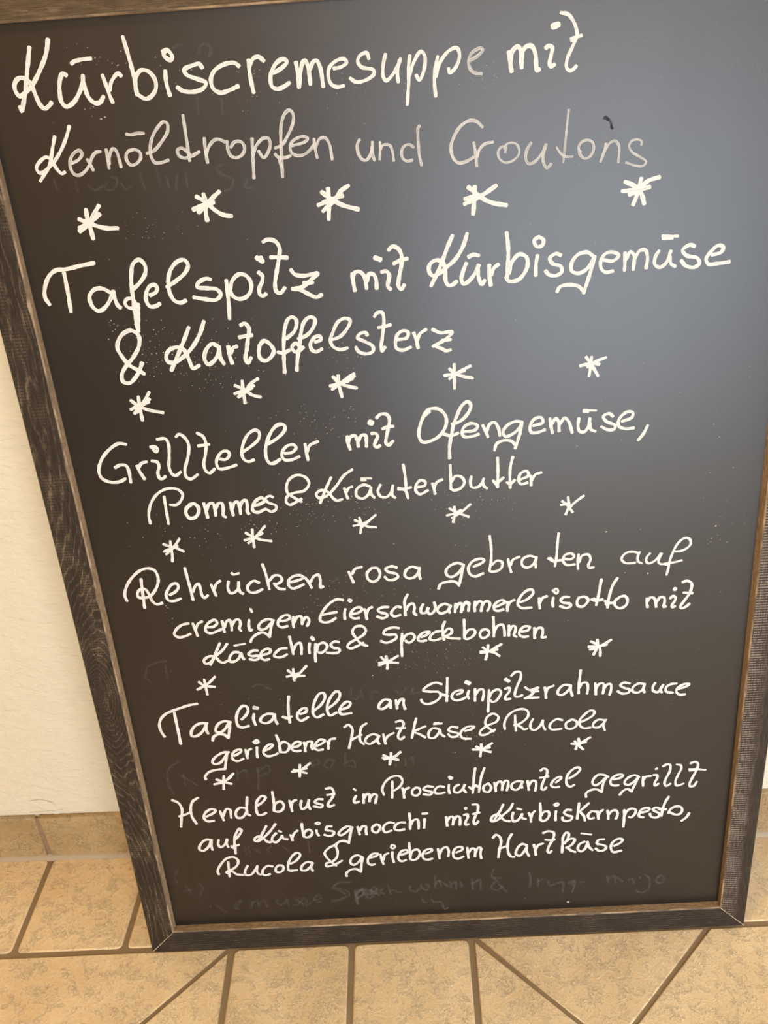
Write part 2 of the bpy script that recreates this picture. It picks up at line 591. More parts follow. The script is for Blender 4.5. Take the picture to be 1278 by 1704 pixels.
def rail(name, kind, mat, label, flip=False):
    """one mitred rail of the frame: face, rubbed inner corner, bare lip, outer side, back"""
    bm = bmesh.new()
    uvl = bm.loops.layers.uv.new('UVMap')
    N = 90
    rows = []
    rnd = random.Random(hash(kind) % 1000 if False else {'left': 3, 'right': 5, 'top': 8, 'bottom': 13}[kind])
    for i in range(N + 1):
        s = i / N
        wob = (rnd.random() - 0.5) * 0.00035
        ch = rnd.random() < 0.04
        row = []
        # profile: (fraction across 0 outer .. 1 inner, n, mark)
        b = 0.0013 + abs(wob) + (0.0012 if ch else 0.0)
        bo = 0.0008 + abs(wob) * 0.6
        prof = [(0.0, -THICK, 0), (0.0, -bo, 0), (bo / RAIL_W, 0.0, 0), (0.35, 0.0001, 0), (0.7, 0.0001, 0),
                (1.0 - b / RAIL_W, 0.0, 0), (1.0, -b * 0.75, 0), (1.0, -RECESS - 0.001, 1), (1.0, -THICK, 1)]
        for frac, n, deep in prof:
            if kind in ('left', 'right'):
                a = 'L' if kind == 'left' else 'R'
                v_lo = edge('BO', -0.35 if kind == 'left' else 0.35) * (1 - frac) + frac * 0.0312
                v_hi = BOARD_H - RAIL_W * frac
                v = v_lo + (v_hi - v_lo) * s
                o, f = edge(a + 'O', v), edge(a + 'F', v)
                u = o + (f - o) * frac
                if deep:
                    p = edge(a + 'P', v)
                    u = max(f, p) if kind == 'left' else min(f, p)
                along = v
            else:
                uo0, uo1 = edge('LO', 0 if kind == 'bottom' else BOARD_H), edge('RO', 0 if kind == 'bottom' else BOARD_H)
                ui0, ui1 = edge('LF', 0.03 if kind == 'bottom' else .98), edge('RF', 0.03 if kind == 'bottom' else .98)
                u0 = uo0 + (ui0 - uo0) * frac
                u1 = uo1 + (ui1 - uo1) * frac
                u = u0 + (u1 - u0) * s
                if kind == 'bottom':
                    o, f = edge('BO', u), edge('BF', u)
                else:
                    o, f = edge('TF', u) + RAIL_W, edge('TF', u)
                v = o + (f - o) * frac
                if deep and kind == 'bottom':
                    v = max(edge('BF', u), edge('BP', u))
                along = u
            row.append((bm.verts.new(L(u, v, n)), along, frac))
        rows.append(row)
    m = len(rows[0])
    mats = [4, 0, 0, 0, 0, 2, 1, 1]         # material between profile points k and k+1
    mats = [0, 0, 0, 0, 0, 2, 1, 3]
    vcoord = [-0.02, -0.001, 0.001, 0.011, 0.0217, 0.030, 0.031, 0.040, 0.055]
    for a, b in zip(rows[:-1], rows[1:]):
        for k in range(m - 1):
            f = bm.faces.new((a[k][0], a[k + 1][0], b[k + 1][0], b[k][0]))
            f.material_index = mats[k]
            for lp, (al, kk) in zip(f.loops, ((a[k][1], k), (a[k + 1][1], k + 1), (b[k + 1][1], k + 1), (b[k][1], k))):
                lp[uvl].uv = (al + 2.0, vcoord[kk])
        f = bm.faces.new((a[m - 1][0], a[0][0], b[0][0], b[m - 1][0]))
        f.material_index = 3
    for row in (rows[0], rows[-1]):
        f = bm.faces.new([r[0] for r in row])
        f.material_index = 3
    bmesh.ops.recalc_face_normals(bm, faces=bm.faces)
    me = bpy.data.meshes.new(name)
    bm.to_mesh(me)
    o = link(name, me, [mat, M_LIP, M_WORN, M_BACK], board)
    o['label'] = label
    return o


rail('frame_stile', 'left', wood_material('black_stained_pine_knotty', DARK, (0.040, 0.028, 0.018), (0.20, 0.145, 0.09),
                                          knot=(2.0 + 0.377, 0.008, 0.19, 0.085, 0.030), freq=135, wear=0.85, waves=1.0, planer=0.30, inner=False),
     'left upright of the dark wooden frame with a knot')
rail('frame_stile', 'right', wood_material('black_stained_pine_sawn', DARK, (0.055, 0.038, 0.027), (0.30, 0.24, 0.19), freq=60, wear=0.25, planer=0.8, waves=0.4),
     'right upright of the dark wooden frame with pale saw marks')
rail('frame_rail', 'top', wood_material('brown_worn_pine', (0.055, 0.035, 0.018), (0.11, 0.072, 0.038), (0.24, 0.165, 0.09), freq=110, wear=0.5, waves=1.6),
     'top rail of the wooden frame, worn browner')
rail('frame_rail', 'bottom', wood_material('black_stained_pine_straight', DARK, (0.035, 0.025, 0.018), (0.12, 0.09, 0.06), freq=330, wear=0.9, waves=0.12),
     'bottom rail of the dark wooden frame')


def simple_mesh(name, verts, faces, mat, parent, label=None):
    me = bpy.data.meshes.new(name)
    me.from_pydata(verts, [], faces)
    o = link(name, me, mat, parent)
    if label:
        o['label'] = label
    return o


def box(name, u0, u1, v0, v1, n0, n1, mat, parent, label=None):
    vs = [L(u, v, n) for n in (n0, n1) for v in (v0, v1) for u in (u0, u1)]
    return simple_mesh(name, vs, [(4, 5, 7, 6), (1, 0, 2, 3), (0, 4, 6, 2), (5, 1, 3, 7), (6, 7, 3, 2), (0, 1, 5, 4)], mat, parent, label)


# pale slivers where the mitre joints have opened
def mitre(a, b):
    (u0, v0), (u1, v1) = a, b
    d = Vector((u1 - u0, v1 - v0)).normalized()
    q = Vector((-d.y, d.x))
    bm = bmesh.new()
    pts = []
    N = 10
    for i in range(N + 1):
        t = i / N
        w = 0.00016 + 0.00034 * random.random()
        for s_, nn in ((-1, 0.0002), (1, 0.0002), (1, -0.003), (-1, -0.003)):
            pts.append(bm.verts.new(L(u0 + (u1 - u0) * t + q.x * w * s_, v0 + (v1 - v0) * t + q.y * w * s_, nn)))
    for i in range(N):
        for k in range(4):
            bm.faces.new((pts[4 * i + k], pts[4 * i + (k + 1) % 4], pts[4 * i + 4 + (k + 1) % 4], pts[4 * i + 4 + k]))
    me = bpy.data.meshes.new('mitre_joint')
    bm.to_mesh(me)
    return link('mitre_joint', me, M_MITRE, board)


M_MITRE = plain_material('raw_pine_sliver', (0.50, 0.38, 0.24))
M_MITRE.name = 'raw_pine_sliver'
mitre((-0.3505, 0.0012), (-0.3222, 0.0300))['label'] = 'pale open mitre line at the lower left corner'
mitre((0.3495, 0.0012), (0.3202, 0.0304))['label'] = 'pale open mitre line at the lower right corner'

panel = box('writing_panel', edge('LP', .5) - 0.009, edge('RP', .3) + 0.009, 0.022, BOARD_H - 0.022, -RECESS, -RECESS - 0.006, board_material(), board,
            'matt black writing panel')
box('back_panel', -0.325, 0.325, 0.022, BOARD_H - 0.022, -RECESS - 0.0065, -THICK + 0.002, M_BACK, board, 'plain back of the chalkboard')

# ------------------------------------------------------------------ handwriting
# each stroke: "width fade|u,v u,v ..." - width in hundredths of a millimetre, positions in tenths of a millimetre on the panel
WRITING = [
    ('Kürbiscremesuppe', '328 100|-2780,9701 -2810,9614 -2848,9501 -2884,9396 -2919,9312 -2944,9259 -2951,9292;328 100|-2626,9745 -2658,9656 -2723,9555 -2813,9445 -2875,9396 -2936,9367 -2961,9412 -2955,9455 -2916,9493 -2865,9489 -2828,9446 -2810,9369 -2790,9297 -2761,9266 -2722,9282 -2696,9305;328 100|-2538,9489 -2565,9502 -2594,9461 -2614,9388 -2615,9301 -2587,9267 -2521,9295 -2458,9366 -2421,9428 -2410,9478;329 100|-2416,9438 -2412,9384 -2396,9319 -2356,9278 -2314,9280 -2279,9319;281 100|-2481,9566 -2460,9579 -2399,9589 -2324,9592;284 100|-2258,9470 -2240,9383 -2225,9306 -2214,9271;283 100|-2223,9360 -2194,9423 -2133,9474 -2113,9454;303 100|-2050,9722 -2032,9601 -2017,9463 -2015,9313;306 100|-2013,9324 -2011,9388 -1996,9446 -1954,9482 -1897,9471 -1855,9409 -1860,9345 -1912,9290 -1955,9280 -2014,9319;305 100|-1765,9465 -1771,9382 -1757,9290;302 100|-1763,9598 -1727,9609 -1694,9561 -1709,9536 -1742,9554 -1760,9582 -1733,9603;304 100|-1476,9467 -1495,9495 -1549,9488 -1618,9462 -1606,9429 -1529,9392 -1463,9360 -1486,9324 -1567,9303 -1648,9314 -1691,9344;304 100|-1190,9458 -1222,9483 -1304,9478 -1386,9438 -1421,9379 -1411,9314 -1362,9282 -1283,9296 -1215,9319;304 100|-1109,9494 -1114,9410 -1108,9325 -1100,9265;302 100|-1109,9452 -1072,9504 -1031,9512 -994,9481;304 100|-929,9392 -867,9419 -815,9463 -842,9483 -897,9461 -945,9398 -959,9346 -952,9297 -913,9277 -858,9291 -814,9314;303 100|-748,9453 -742,9384 -742,9277;303 100|-737,9298 -717,9393 -693,9452 -675,9461 -657,9409 -652,9292;303 100|-646,9398 -612,9450 -588,9455 -564,9403 -554,9269;260 100|-460,9390 -401,9397 -358,9425 -373,9450 -432,9444 -494,9398 -507,9335 -488,9279 -443,9258 -395,9264;259 100|-184,9439 -198,9480 -246,9469 -272,9429 -247,9386 -155,9358 -152,9331 -213,9293 -296,9283 -340,9313;259 100|-55,9461 -77,9389 -83,9305 -62,9276 -13,9311 39,9381 59,9422;260 100|50,9412 29,9329 31,9260;260 100|131,9438 116,9355 113,9270 91,9094;259 100|121,9302 155,9384 217,9461 246,9429 233,9325 195,9262 173,9298;260 100|345,9417 321,9330 311,9246 317,9138;258 100|324,9277 364,9379 436,9452 494,9466 513,9411 478,9329 430,9296 425,9328;237 55|589,9369 654,9401 693,9439 678,9452 608,9423 580,9364 593,9310 627,9281 679,9273'),
    ('mit', '323 100|891,9410 899,9341 910,9272;322 100|902,9331 918,9413 958,9443 979,9419 988,9293;322 100|989,9356 998,9407 1027,9439 1067,9436 1094,9380 1099,9306 1107,9264 1125,9273;300 100|1173,9416 1193,9430 1222,9417 1213,9361 1202,9309 1214,9285 1240,9298;424 100|1225,9560 1270,9571;256 82|1285,9648 1340,9634 1386,9575 1410,9492 1377,9412 1338,9331 1333,9269 1362,9246 1391,9259 1408,9276;255 82|1365,9466 1399,9474 1444,9484;256 82|1367,9456 1401,9459'),
    ('Kernöltropfen', '271 90|-2726,9057 -2759,8980 -2789,8903 -2822,8837 -2871,8783 -2916,8734;271 90|-2593,9125 -2632,9050 -2681,8975 -2748,8895 -2816,8836 -2874,8800 -2911,8797 -2925,8833 -2893,8876 -2824,8911 -2788,8880 -2764,8821 -2730,8779 -2701,8788;248 80|-2630,8852 -2575,8871 -2535,8914 -2548,8941 -2593,8929 -2636,8881 -2650,8819 -2628,8766 -2586,8757 -2530,8788 -2499,8820;248 80|-2501,8872 -2485,8830 -2469,8787;248 80|-2487,8831 -2462,8880 -2424,8917 -2383,8922;248 80|-2335,8934 -2335,8871 -2339,8792;248 80|-2331,8825 -2313,8893 -2280,8935 -2258,8923 -2245,8865 -2240,8794;245 80|-2151,9036 -2122,9028 -2066,9035 -2012,9032;247 80|-2149,8915 -2179,8889 -2185,8844 -2158,8804 -2114,8810 -2069,8853 -2068,8892 -2106,8918 -2157,8910;246 80|-2015,8883 -1958,8896 -1872,8969 -1818,9038 -1815,9093 -1843,9104 -1891,9070 -1944,9007 -1981,8915 -1981,8847 -1961,8809 -1912,8805 -1849,8820;245 80|-1680,9141 -1679,9039 -1679,8927 -1680,8803;247 80|-1668,8842 -1688,8871 -1731,8903 -1764,8888 -1759,8848 -1719,8826 -1663,8836 -1591,8865;246 80|-1536,8962 -1542,8884 -1537,8779;246 80|-1536,8844 -1509,8898 -1454,8945 -1417,8945 -1378,8923;246 80|-1359,8927 -1361,8871 -1344,8819 -1304,8799 -1253,8818 -1225,8867 -1246,8914 -1300,8917 -1336,8880;247 80|-1157,8933 -1164,8846 -1173,8733 -1180,8636;246 80|-1168,8801 -1130,8877 -1069,8929 -1027,8926 -1017,8881 -1047,8815 -1081,8783 -1117,8837;245 80|-982,8850 -925,8869 -862,8948 -816,9033 -812,9094 -836,9120 -875,9098 -910,9029 -927,8930 -935,8819 -947,8631;247 80|-987,8805 -966,8781 -906,8773 -866,8785;248 80|-961,8775 -946,8694;223 75|-854,8858 -799,8865 -737,8881 -713,8904 -745,8920 -812,8906 -859,8864 -854,8807 -814,8782 -759,8784 -701,8819 -667,8856;224 75|-665,8895 -663,8833 -653,8753;223 75|-657,8833 -621,8892 -578,8900 -547,8853 -534,8734'),
    ('und', '246 75|-304,8864 -324,8832 -321,8764 -295,8717 -259,8709 -226,8746 -207,8790 -203,8840;246 75|-210,8801 -208,8745 -196,8704;201 75|-141,8836 -145,8774 -154,8707;201 75|-142,8780 -118,8812 -70,8809 -49,8768 -42,8688;224 65|123,8778 91,8801 49,8792 25,8751 33,8700 66,8678 105,8683;223 65|179,8933 166,8920 162,8832 165,8719 179,8638'),
    ('Croutons', '245 75|675,8890 629,8934 576,8944 509,8913 453,8845 420,8757 435,8677 475,8637 536,8642 597,8671;224 75|603,8780 613,8710 623,8601;223 75|627,8669 647,8725 690,8763 756,8773;179 50|850,8688 857,8727 827,8734 796,8703 801,8652 843,8614 909,8621 960,8669 953,8731 911,8757 863,8749 845,8716;223 60|1059,8746 1023,8692 1016,8625 1040,8589 1088,8603 1148,8667 1178,8727;224 60|1172,8705 1154,8638 1160,8581 1185,8547 1218,8577;177 55|1354,8968 1340,8849 1328,8705 1315,8581;179 55|1262,8698 1292,8653 1328,8626 1389,8619;201 55|1454,8651 1436,8675 1453,8719 1506,8735 1548,8712 1553,8655 1521,8607 1479,8602 1446,8635 1438,8675;201 55|1652,8699 1640,8638 1612,8566;201 55|1617,8583 1645,8649 1685,8702 1727,8713 1755,8675 1756,8550;178 50|1931,8668 1933,8696 1899,8712 1852,8702 1835,8669 1861,8622 1929,8578 1976,8541 1956,8511 1895,8516 1816,8546'),
    ('*', '348 100|-2591,8489 -2594,8411 -2583,8326 -2579,8253;348 100|-2664,8418 -2590,8381 -2461,8332 -2359,8325;347 100|-2478,8513 -2532,8449 -2584,8380 -2679,8321;347 100|-2486,8446 -2577,8386 -2676,8347'),
    ('*', '345 100|-1669,8527 -1590,8472 -1531,8409 -1469,8369 -1402,8354;345 100|-1608,8542 -1598,8461 -1610,8402 -1608,8333;344 100|-1476,8552 -1528,8515 -1592,8461 -1670,8401;344 100|-1534,8474 -1611,8462 -1710,8427'),
    ('*', '343 100|-644,8491 -570,8430 -482,8377 -356,8335;343 100|-589,8514 -591,8426 -606,8273;342 100|-422,8525 -485,8489 -539,8428 -647,8341;343 100|-476,8451 -564,8430 -682,8391'),
    ('*', '342 100|548,8446 614,8389 662,8350 740,8310 856,8283;342 100|601,8446 594,8343 582,8232;341 100|774,8442 687,8390 613,8354 513,8316;342 100|650,8375 588,8367 517,8355'),
    ('*', '340 100|1815,8398 1892,8360 1949,8297 1977,8216;340 100|1944,8415 1930,8351 1909,8273 1887,8215;339 100|2090,8415 1999,8392 1933,8337 1907,8313 1853,8297;340 100|2015,8345 1920,8328 1795,8328'),
    ('Tafelspitz', '333 100|-3063,7738 -3088,7800 -3073,7876 -3016,7974 -2948,8019 -2857,8023 -2724,8044 -2612,8058;334 100|-2882,7996 -2884,7837 -2893,7664;335 100|-2526,7806 -2584,7842 -2649,7840 -2706,7786 -2699,7696 -2655,7654 -2598,7676 -2531,7749 -2496,7813;336 100|-2496,7813 -2493,7746 -2478,7687 -2459,7669;333 100|-2315,7823 -2255,7870 -2197,7942 -2188,8010 -2227,8059 -2284,8029 -2317,7938 -2332,7837 -2338,7735 -2345,7593 -2347,7455;336 100|-2341,7684 -2299,7686;338 100|-2306,7662 -2326,7566 -2344,7455;288 100|-2320,7695 -2344,7738 -2390,7739 -2415,7708 -2396,7668 -2346,7658 -2315,7682;335 100|-2187,7757 -2135,7779 -2116,7816 -2137,7843 -2178,7833 -2222,7766 -2227,7702 -2202,7661 -2149,7664 -2117,7681;332 100|-2032,7817 -1947,7862 -1859,7925 -1824,7985 -1848,8030 -1907,8022 -1976,7958 -2013,7866 -2015,7764 -1987,7698 -1939,7676 -1890,7692;333 100|-1652,7854 -1689,7863 -1758,7836 -1776,7799 -1701,7784 -1613,7769 -1584,7722 -1632,7680 -1728,7693 -1818,7715;335 100|-1521,7838 -1523,7730 -1529,7628 -1538,7511;333 100|-1501,7754 -1471,7829 -1413,7878 -1356,7871 -1318,7818 -1322,7742 -1368,7688 -1434,7673 -1482,7702 -1497,7735;333 100|-1239,7886 -1211,7855 -1216,7811 -1250,7750 -1250,7699 -1226,7684 -1198,7701;423 100|-1239,8007 -1192,7972;422 100|-1235,7998 -1199,7998;330 100|-1169,8131 -1130,8147 -1069,8130 -1038,8073 -1054,7988 -1086,7878 -1113,7766 -1106,7714 -1075,7699 -1032,7741;328 100|-1122,8002 -1047,7997 -982,7989;331 100|-964,7888 -936,7848 -862,7831 -743,7841 -801,7795 -871,7743 -969,7728;332 100|-868,7768 -791,7769;333 100|-969,7728 -900,7713 -827,7669 -772,7643 -725,7662'),
    ('mit', '332 100|-450,7821 -449,7758 -440,7675;331 100|-449,7783 -430,7826 -391,7833 -350,7789 -339,7687;331 100|-328,7749 -311,7805 -273,7802 -254,7757 -254,7681;331 100|-202,7816 -163,7820 -140,7787 -150,7737 -159,7693 -136,7666;422 100|-250,7938 -204,7919;329 100|-132,7992 -99,8020 -50,7998 -26,7941 -31,7867 -59,7756 -68,7687 -46,7660 -18,7696;328 100|-96,7878 -44,7899 20,7913'),
    ('Kürbisgemüse', '328 100|405,8073 357,7976 294,7832 208,7671;329 100|527,8080 489,7979 422,7879 344,7816 291,7776 227,7755 197,7795 206,7850 258,7882 314,7862 333,7792 333,7704 357,7664 395,7671 425,7695;330 100|512,7839 481,7769 466,7707 484,7668 529,7690 582,7749 616,7816;330 100|608,7785 613,7710 637,7657 663,7687;327 100|533,7890 574,7906 618,7896;330 100|704,7810 702,7728 713,7642;329 100|718,7727 741,7782 780,7811;327 100|853,8066 864,7953 862,7830 850,7693;329 100|867,7730 893,7821 957,7883 1015,7856 1025,7787 987,7709 936,7668 859,7670 845,7700;305 100|1107,7863 1095,7788 1092,7697;302 100|1118,8014 1080,7985 1103,7935 1148,7943 1156,7987 1118,8014;305 100|1301,7850 1263,7867 1210,7833 1233,7786 1302,7759 1310,7713 1264,7685 1203,7697 1175,7730;304 100|1565,7831 1522,7860 1446,7847 1394,7783 1395,7714 1449,7691 1510,7714 1562,7779 1584,7822;306 100|1584,7822 1556,7711 1498,7522;308 100|1490,7546 1451,7583 1373,7601 1296,7588 1273,7549;281 100|1661,7787 1738,7774 1785,7816 1735,7846 1675,7839 1638,7789 1640,7720 1679,7684 1740,7690;281 100|1835,7835 1837,7760 1836,7688;280 100|1847,7782 1880,7839 1912,7807 1909,7689;280 100|1913,7769 1956,7842 2001,7846 2024,7784 2016,7694;280 100|2116,7831 2088,7780 2088,7719 2131,7694 2182,7728 2208,7802 2215,7824;280 100|2210,7779 2221,7718 2260,7692;231 100|2137,7948 2268,7939;231 100|2141,7926 2224,7926;303 100|2410,7847 2371,7862 2313,7824 2346,7777 2439,7748 2458,7701 2414,7674 2344,7694 2306,7738;303 100|2560,7765 2634,7784 2649,7823 2606,7841 2543,7786 2513,7735 2535,7692 2611,7691 2709,7699'),
    ('&', '345 100|-2361,7074 -2408,7109 -2479,7162 -2530,7247 -2554,7330 -2495,7433 -2409,7467 -2351,7423 -2361,7330 -2434,7227 -2524,7138 -2564,7072 -2561,7016 -2510,6999 -2448,7043 -2394,7115 -2363,7175'),
    ('Kartoffelsterz', '343 100|-1903,7459 -1959,7356 -2033,7227 -2116,7089;343 100|-1764,7502 -1813,7399 -1897,7285 -1982,7210 -2064,7161 -2130,7166 -2142,7214 -2105,7272 -2029,7291 -1974,7263 -1947,7180 -1920,7096 -1863,7117;343 100|-1673,7276 -1722,7302 -1783,7250 -1808,7171 -1783,7121 -1725,7151 -1673,7229 -1666,7276;344 100|-1665,7256 -1668,7175 -1643,7116;343 100|-1584,7270 -1585,7196 -1570,7116;342 100|-1570,7209 -1544,7254 -1509,7265;341 100|-1451,7447 -1416,7462 -1383,7416 -1399,7344 -1428,7226 -1449,7146 -1430,7111 -1398,7156;340 100|-1476,7343 -1431,7349 -1365,7355;343 100|-1311,7258 -1326,7192 -1314,7137 -1269,7120 -1210,7164 -1192,7210 -1224,7272 -1267,7298 -1311,7258;316 100|-1069,7303 -987,7372 -966,7460 -996,7488 -1035,7472 -1073,7393 -1093,7290 -1110,7140 -1119,7002;318 100|-1157,7189 -1113,7178 -1054,7200;316 100|-966,7296 -889,7321 -823,7391 -805,7456 -844,7478 -899,7440 -939,7339 -968,7206 -993,7116 -1009,7013;318 100|-952,7220 -993,7256 -1030,7225 -1008,7181 -970,7188 -930,7218;317 100|-822,7256 -768,7275 -773,7301 -818,7301 -865,7244 -859,7191 -824,7169 -769,7192;291 85|-666,7268 -597,7293 -515,7384 -504,7428 -546,7446 -607,7420 -659,7335 -689,7255 -665,7200 -608,7174 -547,7185;292 85|-366,7285 -374,7308 -426,7304 -451,7268 -395,7234 -325,7184 -328,7139 -389,7121 -454,7148 -473,7187;290 85|-291,7443 -267,7473 -223,7475 -212,7415 -229,7290 -252,7172 -247,7134 -219,7170;290 85|-266,7345 -210,7351 -158,7363;292 85|-100,7229 -26,7239 -9,7283 -44,7304 -97,7281 -123,7216 -120,7155 -69,7132 6,7154;291 85|38,7279 54,7226 69,7142;291 85|64,7210 93,7268 147,7302;291 85|201,7298 269,7264 369,7264 318,7208 198,7148;291 85|281,7195 355,7198;293 85|205,7155 278,7120 314,7100 351,7108'),
    ('*', '302 90|-2526,6839 -2480,6793 -2431,6761 -2341,6726 -2256,6705;302 90|-2452,6869 -2457,6770 -2455,6644;301 90|-2348,6904 -2406,6823 -2493,6723;302 90|-2355,6841 -2438,6797 -2542,6754;302 90|-2367,6814 -2456,6777 -2515,6714'),
    ('*', '299 90|-1575,6914 -1502,6874 -1429,6813 -1361,6791;299 90|-1505,6951 -1508,6846 -1506,6745;299 90|-1363,6962 -1435,6918 -1492,6845 -1559,6805;299 90|-1407,6902 -1490,6866 -1588,6838;299 90|-1427,6883 -1499,6846 -1542,6828'),
    ('*', '298 90|-697,6934 -650,6877 -577,6840 -496,6816;298 90|-651,6942 -651,6861 -634,6742;298 90|-508,6948 -587,6903 -651,6861 -715,6818;298 90|-526,6907 -635,6868 -730,6851;297 90|-509,6929 -574,6879'),
    ('*', '271 90|334,6936 384,6887 450,6859 536,6837;272 90|377,6975 376,6879 371,6752;271 90|520,6950 437,6914 391,6886 330,6844;271 90|467,6912 376,6887 286,6878'),
    ('*', '270 90|1531,6961 1588,6873 1639,6780;270 90|1579,6958 1573,6874 1560,6786;269 90|1704,6945 1624,6917 1544,6869;270 90|1647,6888 1565,6898 1480,6884'),
    ('Grillteller', '300 100|-2648,6425 -2712,6438 -2806,6389 -2902,6291 -2950,6174 -2933,6104 -2856,6061 -2770,6063 -2716,6089;301 100|-2792,6205 -2739,6227 -2685,6216 -2671,6155 -2674,6048;301 100|-2587,6209 -2570,6148 -2539,6073;300 100|-2577,6186 -2541,6229 -2490,6243;301 100|-2440,6248 -2393,6234 -2383,6188 -2406,6122 -2394,6068 -2366,6066 -2341,6087;298 100|-2429,6385 -2394,6387 -2367,6359 -2383,6333 -2401,6346 -2410,6374 -2382,6378;284 100|-2355,6454 -2278,6456 -2259,6403 -2273,6278 -2291,6174 -2274,6105 -2242,6088 -2191,6122;283 100|-2179,6467 -2147,6491 -2098,6451 -2075,6383 -2100,6266 -2150,6135 -2146,6066 -2108,6044 -2038,6085;283 100|-1981,6491 -1932,6454 -1915,6380 -1939,6270 -1966,6182 -1956,6114 -1924,6092 -1872,6131;282 100|-1990,6366 -1888,6374;284 100|-1806,6224 -1758,6216 -1718,6255 -1726,6293 -1775,6296 -1833,6233 -1848,6174 -1827,6128 -1756,6131 -1666,6155;282 100|-1596,6277 -1506,6330 -1428,6398 -1417,6463 -1451,6484 -1518,6448 -1579,6350 -1601,6262 -1586,6202 -1546,6181 -1498,6196;281 100|-1344,6348 -1263,6387 -1186,6455 -1169,6490 -1193,6520 -1249,6510 -1311,6449 -1352,6364 -1381,6277 -1378,6188 -1348,6148 -1304,6160 -1257,6187;281 100|-1347,6341 -1266,6387 -1189,6455 -1179,6505 -1214,6529 -1265,6504 -1331,6421 -1371,6321 -1382,6232 -1363,6157 -1322,6146 -1255,6182;282 100|-1207,6238 -1137,6246 -1097,6287 -1115,6318 -1170,6314 -1217,6273 -1237,6223 -1214,6176 -1152,6172 -1076,6200;282 100|-1011,6318 -1008,6244 -1000,6159;281 100|-1003,6237 -971,6301 -892,6337'),
    ('mit', '317 100|-620,6365 -619,6306 -604,6236;316 100|-615,6299 -594,6356 -551,6368 -534,6330 -526,6260;316 100|-521,6314 -490,6366 -453,6364 -449,6310 -453,6255;306 100|-397,6379 -359,6376 -344,6346 -364,6304 -378,6261 -355,6240 -329,6257;505 100|-407,6488 -385,6478;304 100|-341,6524 -304,6556 -250,6552 -226,6512 -238,6434 -266,6334 -272,6276 -250,6255 -207,6293;304 100|-294,6416 -245,6434 -197,6434'),
    ('Ofengemüse,', '303 100|92,6529 130,6573 218,6572 278,6507 283,6421 225,6321 132,6269 60,6265 31,6324 51,6437 92,6529;302 100|100,6519 138,6554;303 100|336,6418 409,6441 482,6511 511,6584 486,6623 432,6590 384,6499 351,6417 329,6323 306,6209 301,6089;305 100|261,6328 323,6308 387,6329;279 90|432,6339 539,6347 567,6387 515,6415 451,6391 423,6336 439,6293 511,6288 574,6307;279 90|612,6390 637,6331 657,6272;278 90|646,6321 675,6395 719,6411 754,6351 765,6278;278 90|968,6394 915,6407 834,6374 794,6311 815,6267 878,6286 941,6339 968,6394;279 90|968,6390 950,6300 903,6146;280 90|904,6178 868,6219 796,6230 733,6200 714,6139;278 90|1066,6353 1155,6381 1137,6429 1075,6415 1039,6351 1048,6293 1101,6286 1173,6308;278 90|1217,6414 1226,6348 1241,6271;277 90|1235,6357 1270,6411 1293,6381 1301,6286;277 90|1306,6352 1350,6409 1385,6375 1419,6264;277 90|1477,6397 1471,6322 1485,6273 1529,6264 1564,6315 1576,6390;278 90|1577,6343 1586,6285 1627,6263;200 90|1516,6473 1631,6461;200 90|1515,6458 1561,6451;277 90|1783,6395 1747,6425 1695,6401 1723,6352 1804,6308 1796,6271 1743,6269 1680,6304;277 90|1864,6342 1952,6374 1958,6420 1905,6428 1837,6363 1839,6297 1903,6269 1973,6272;278 90|2097,6288 2065,6215 2018,6151'),
    ('Pommes', '263 90|-2567,5613 -2566,5700 -2523,5823 -2442,5918 -2342,5962 -2258,5952 -2213,5903 -2229,5842 -2285,5791 -2346,5795;265 90|-2388,5884 -2392,5751 -2394,5596;344 100|-2142,5789 -2199,5746 -2210,5692 -2180,5642 -2128,5651 -2087,5707 -2089,5762 -2127,5793 -2164,5783;307 100|-2027,5789 -2018,5710 -2011,5639;306 100|-2010,5717 -1979,5778 -1942,5783 -1930,5720 -1933,5654;307 100|-1922,5727 -1886,5780 -1857,5778 -1852,5715 -1861,5652 -1840,5632;306 100|-1776,5780 -1773,5717 -1766,5646;306 100|-1766,5717 -1736,5777 -1707,5783 -1694,5720 -1695,5657;306 100|-1694,5720 -1656,5788 -1627,5793 -1620,5738 -1628,5676 -1617,5652;306 100|-1549,5733 -1483,5752 -1450,5781 -1475,5810 -1528,5787 -1571,5727 -1570,5680 -1530,5662 -1462,5688;253 90|-1369,5807 -1395,5824 -1441,5796 -1418,5756 -1351,5720 -1356,5681 -1401,5661 -1454,5696'),
    ('&', '262 90|-1106,5743 -1165,5786 -1224,5836 -1230,5906 -1193,5980 -1112,6017 -1038,5984 -1016,5922 -1066,5856 -1159,5839 -1234,5806 -1248,5744 -1216,5719 -1141,5753 -1103,5774'),
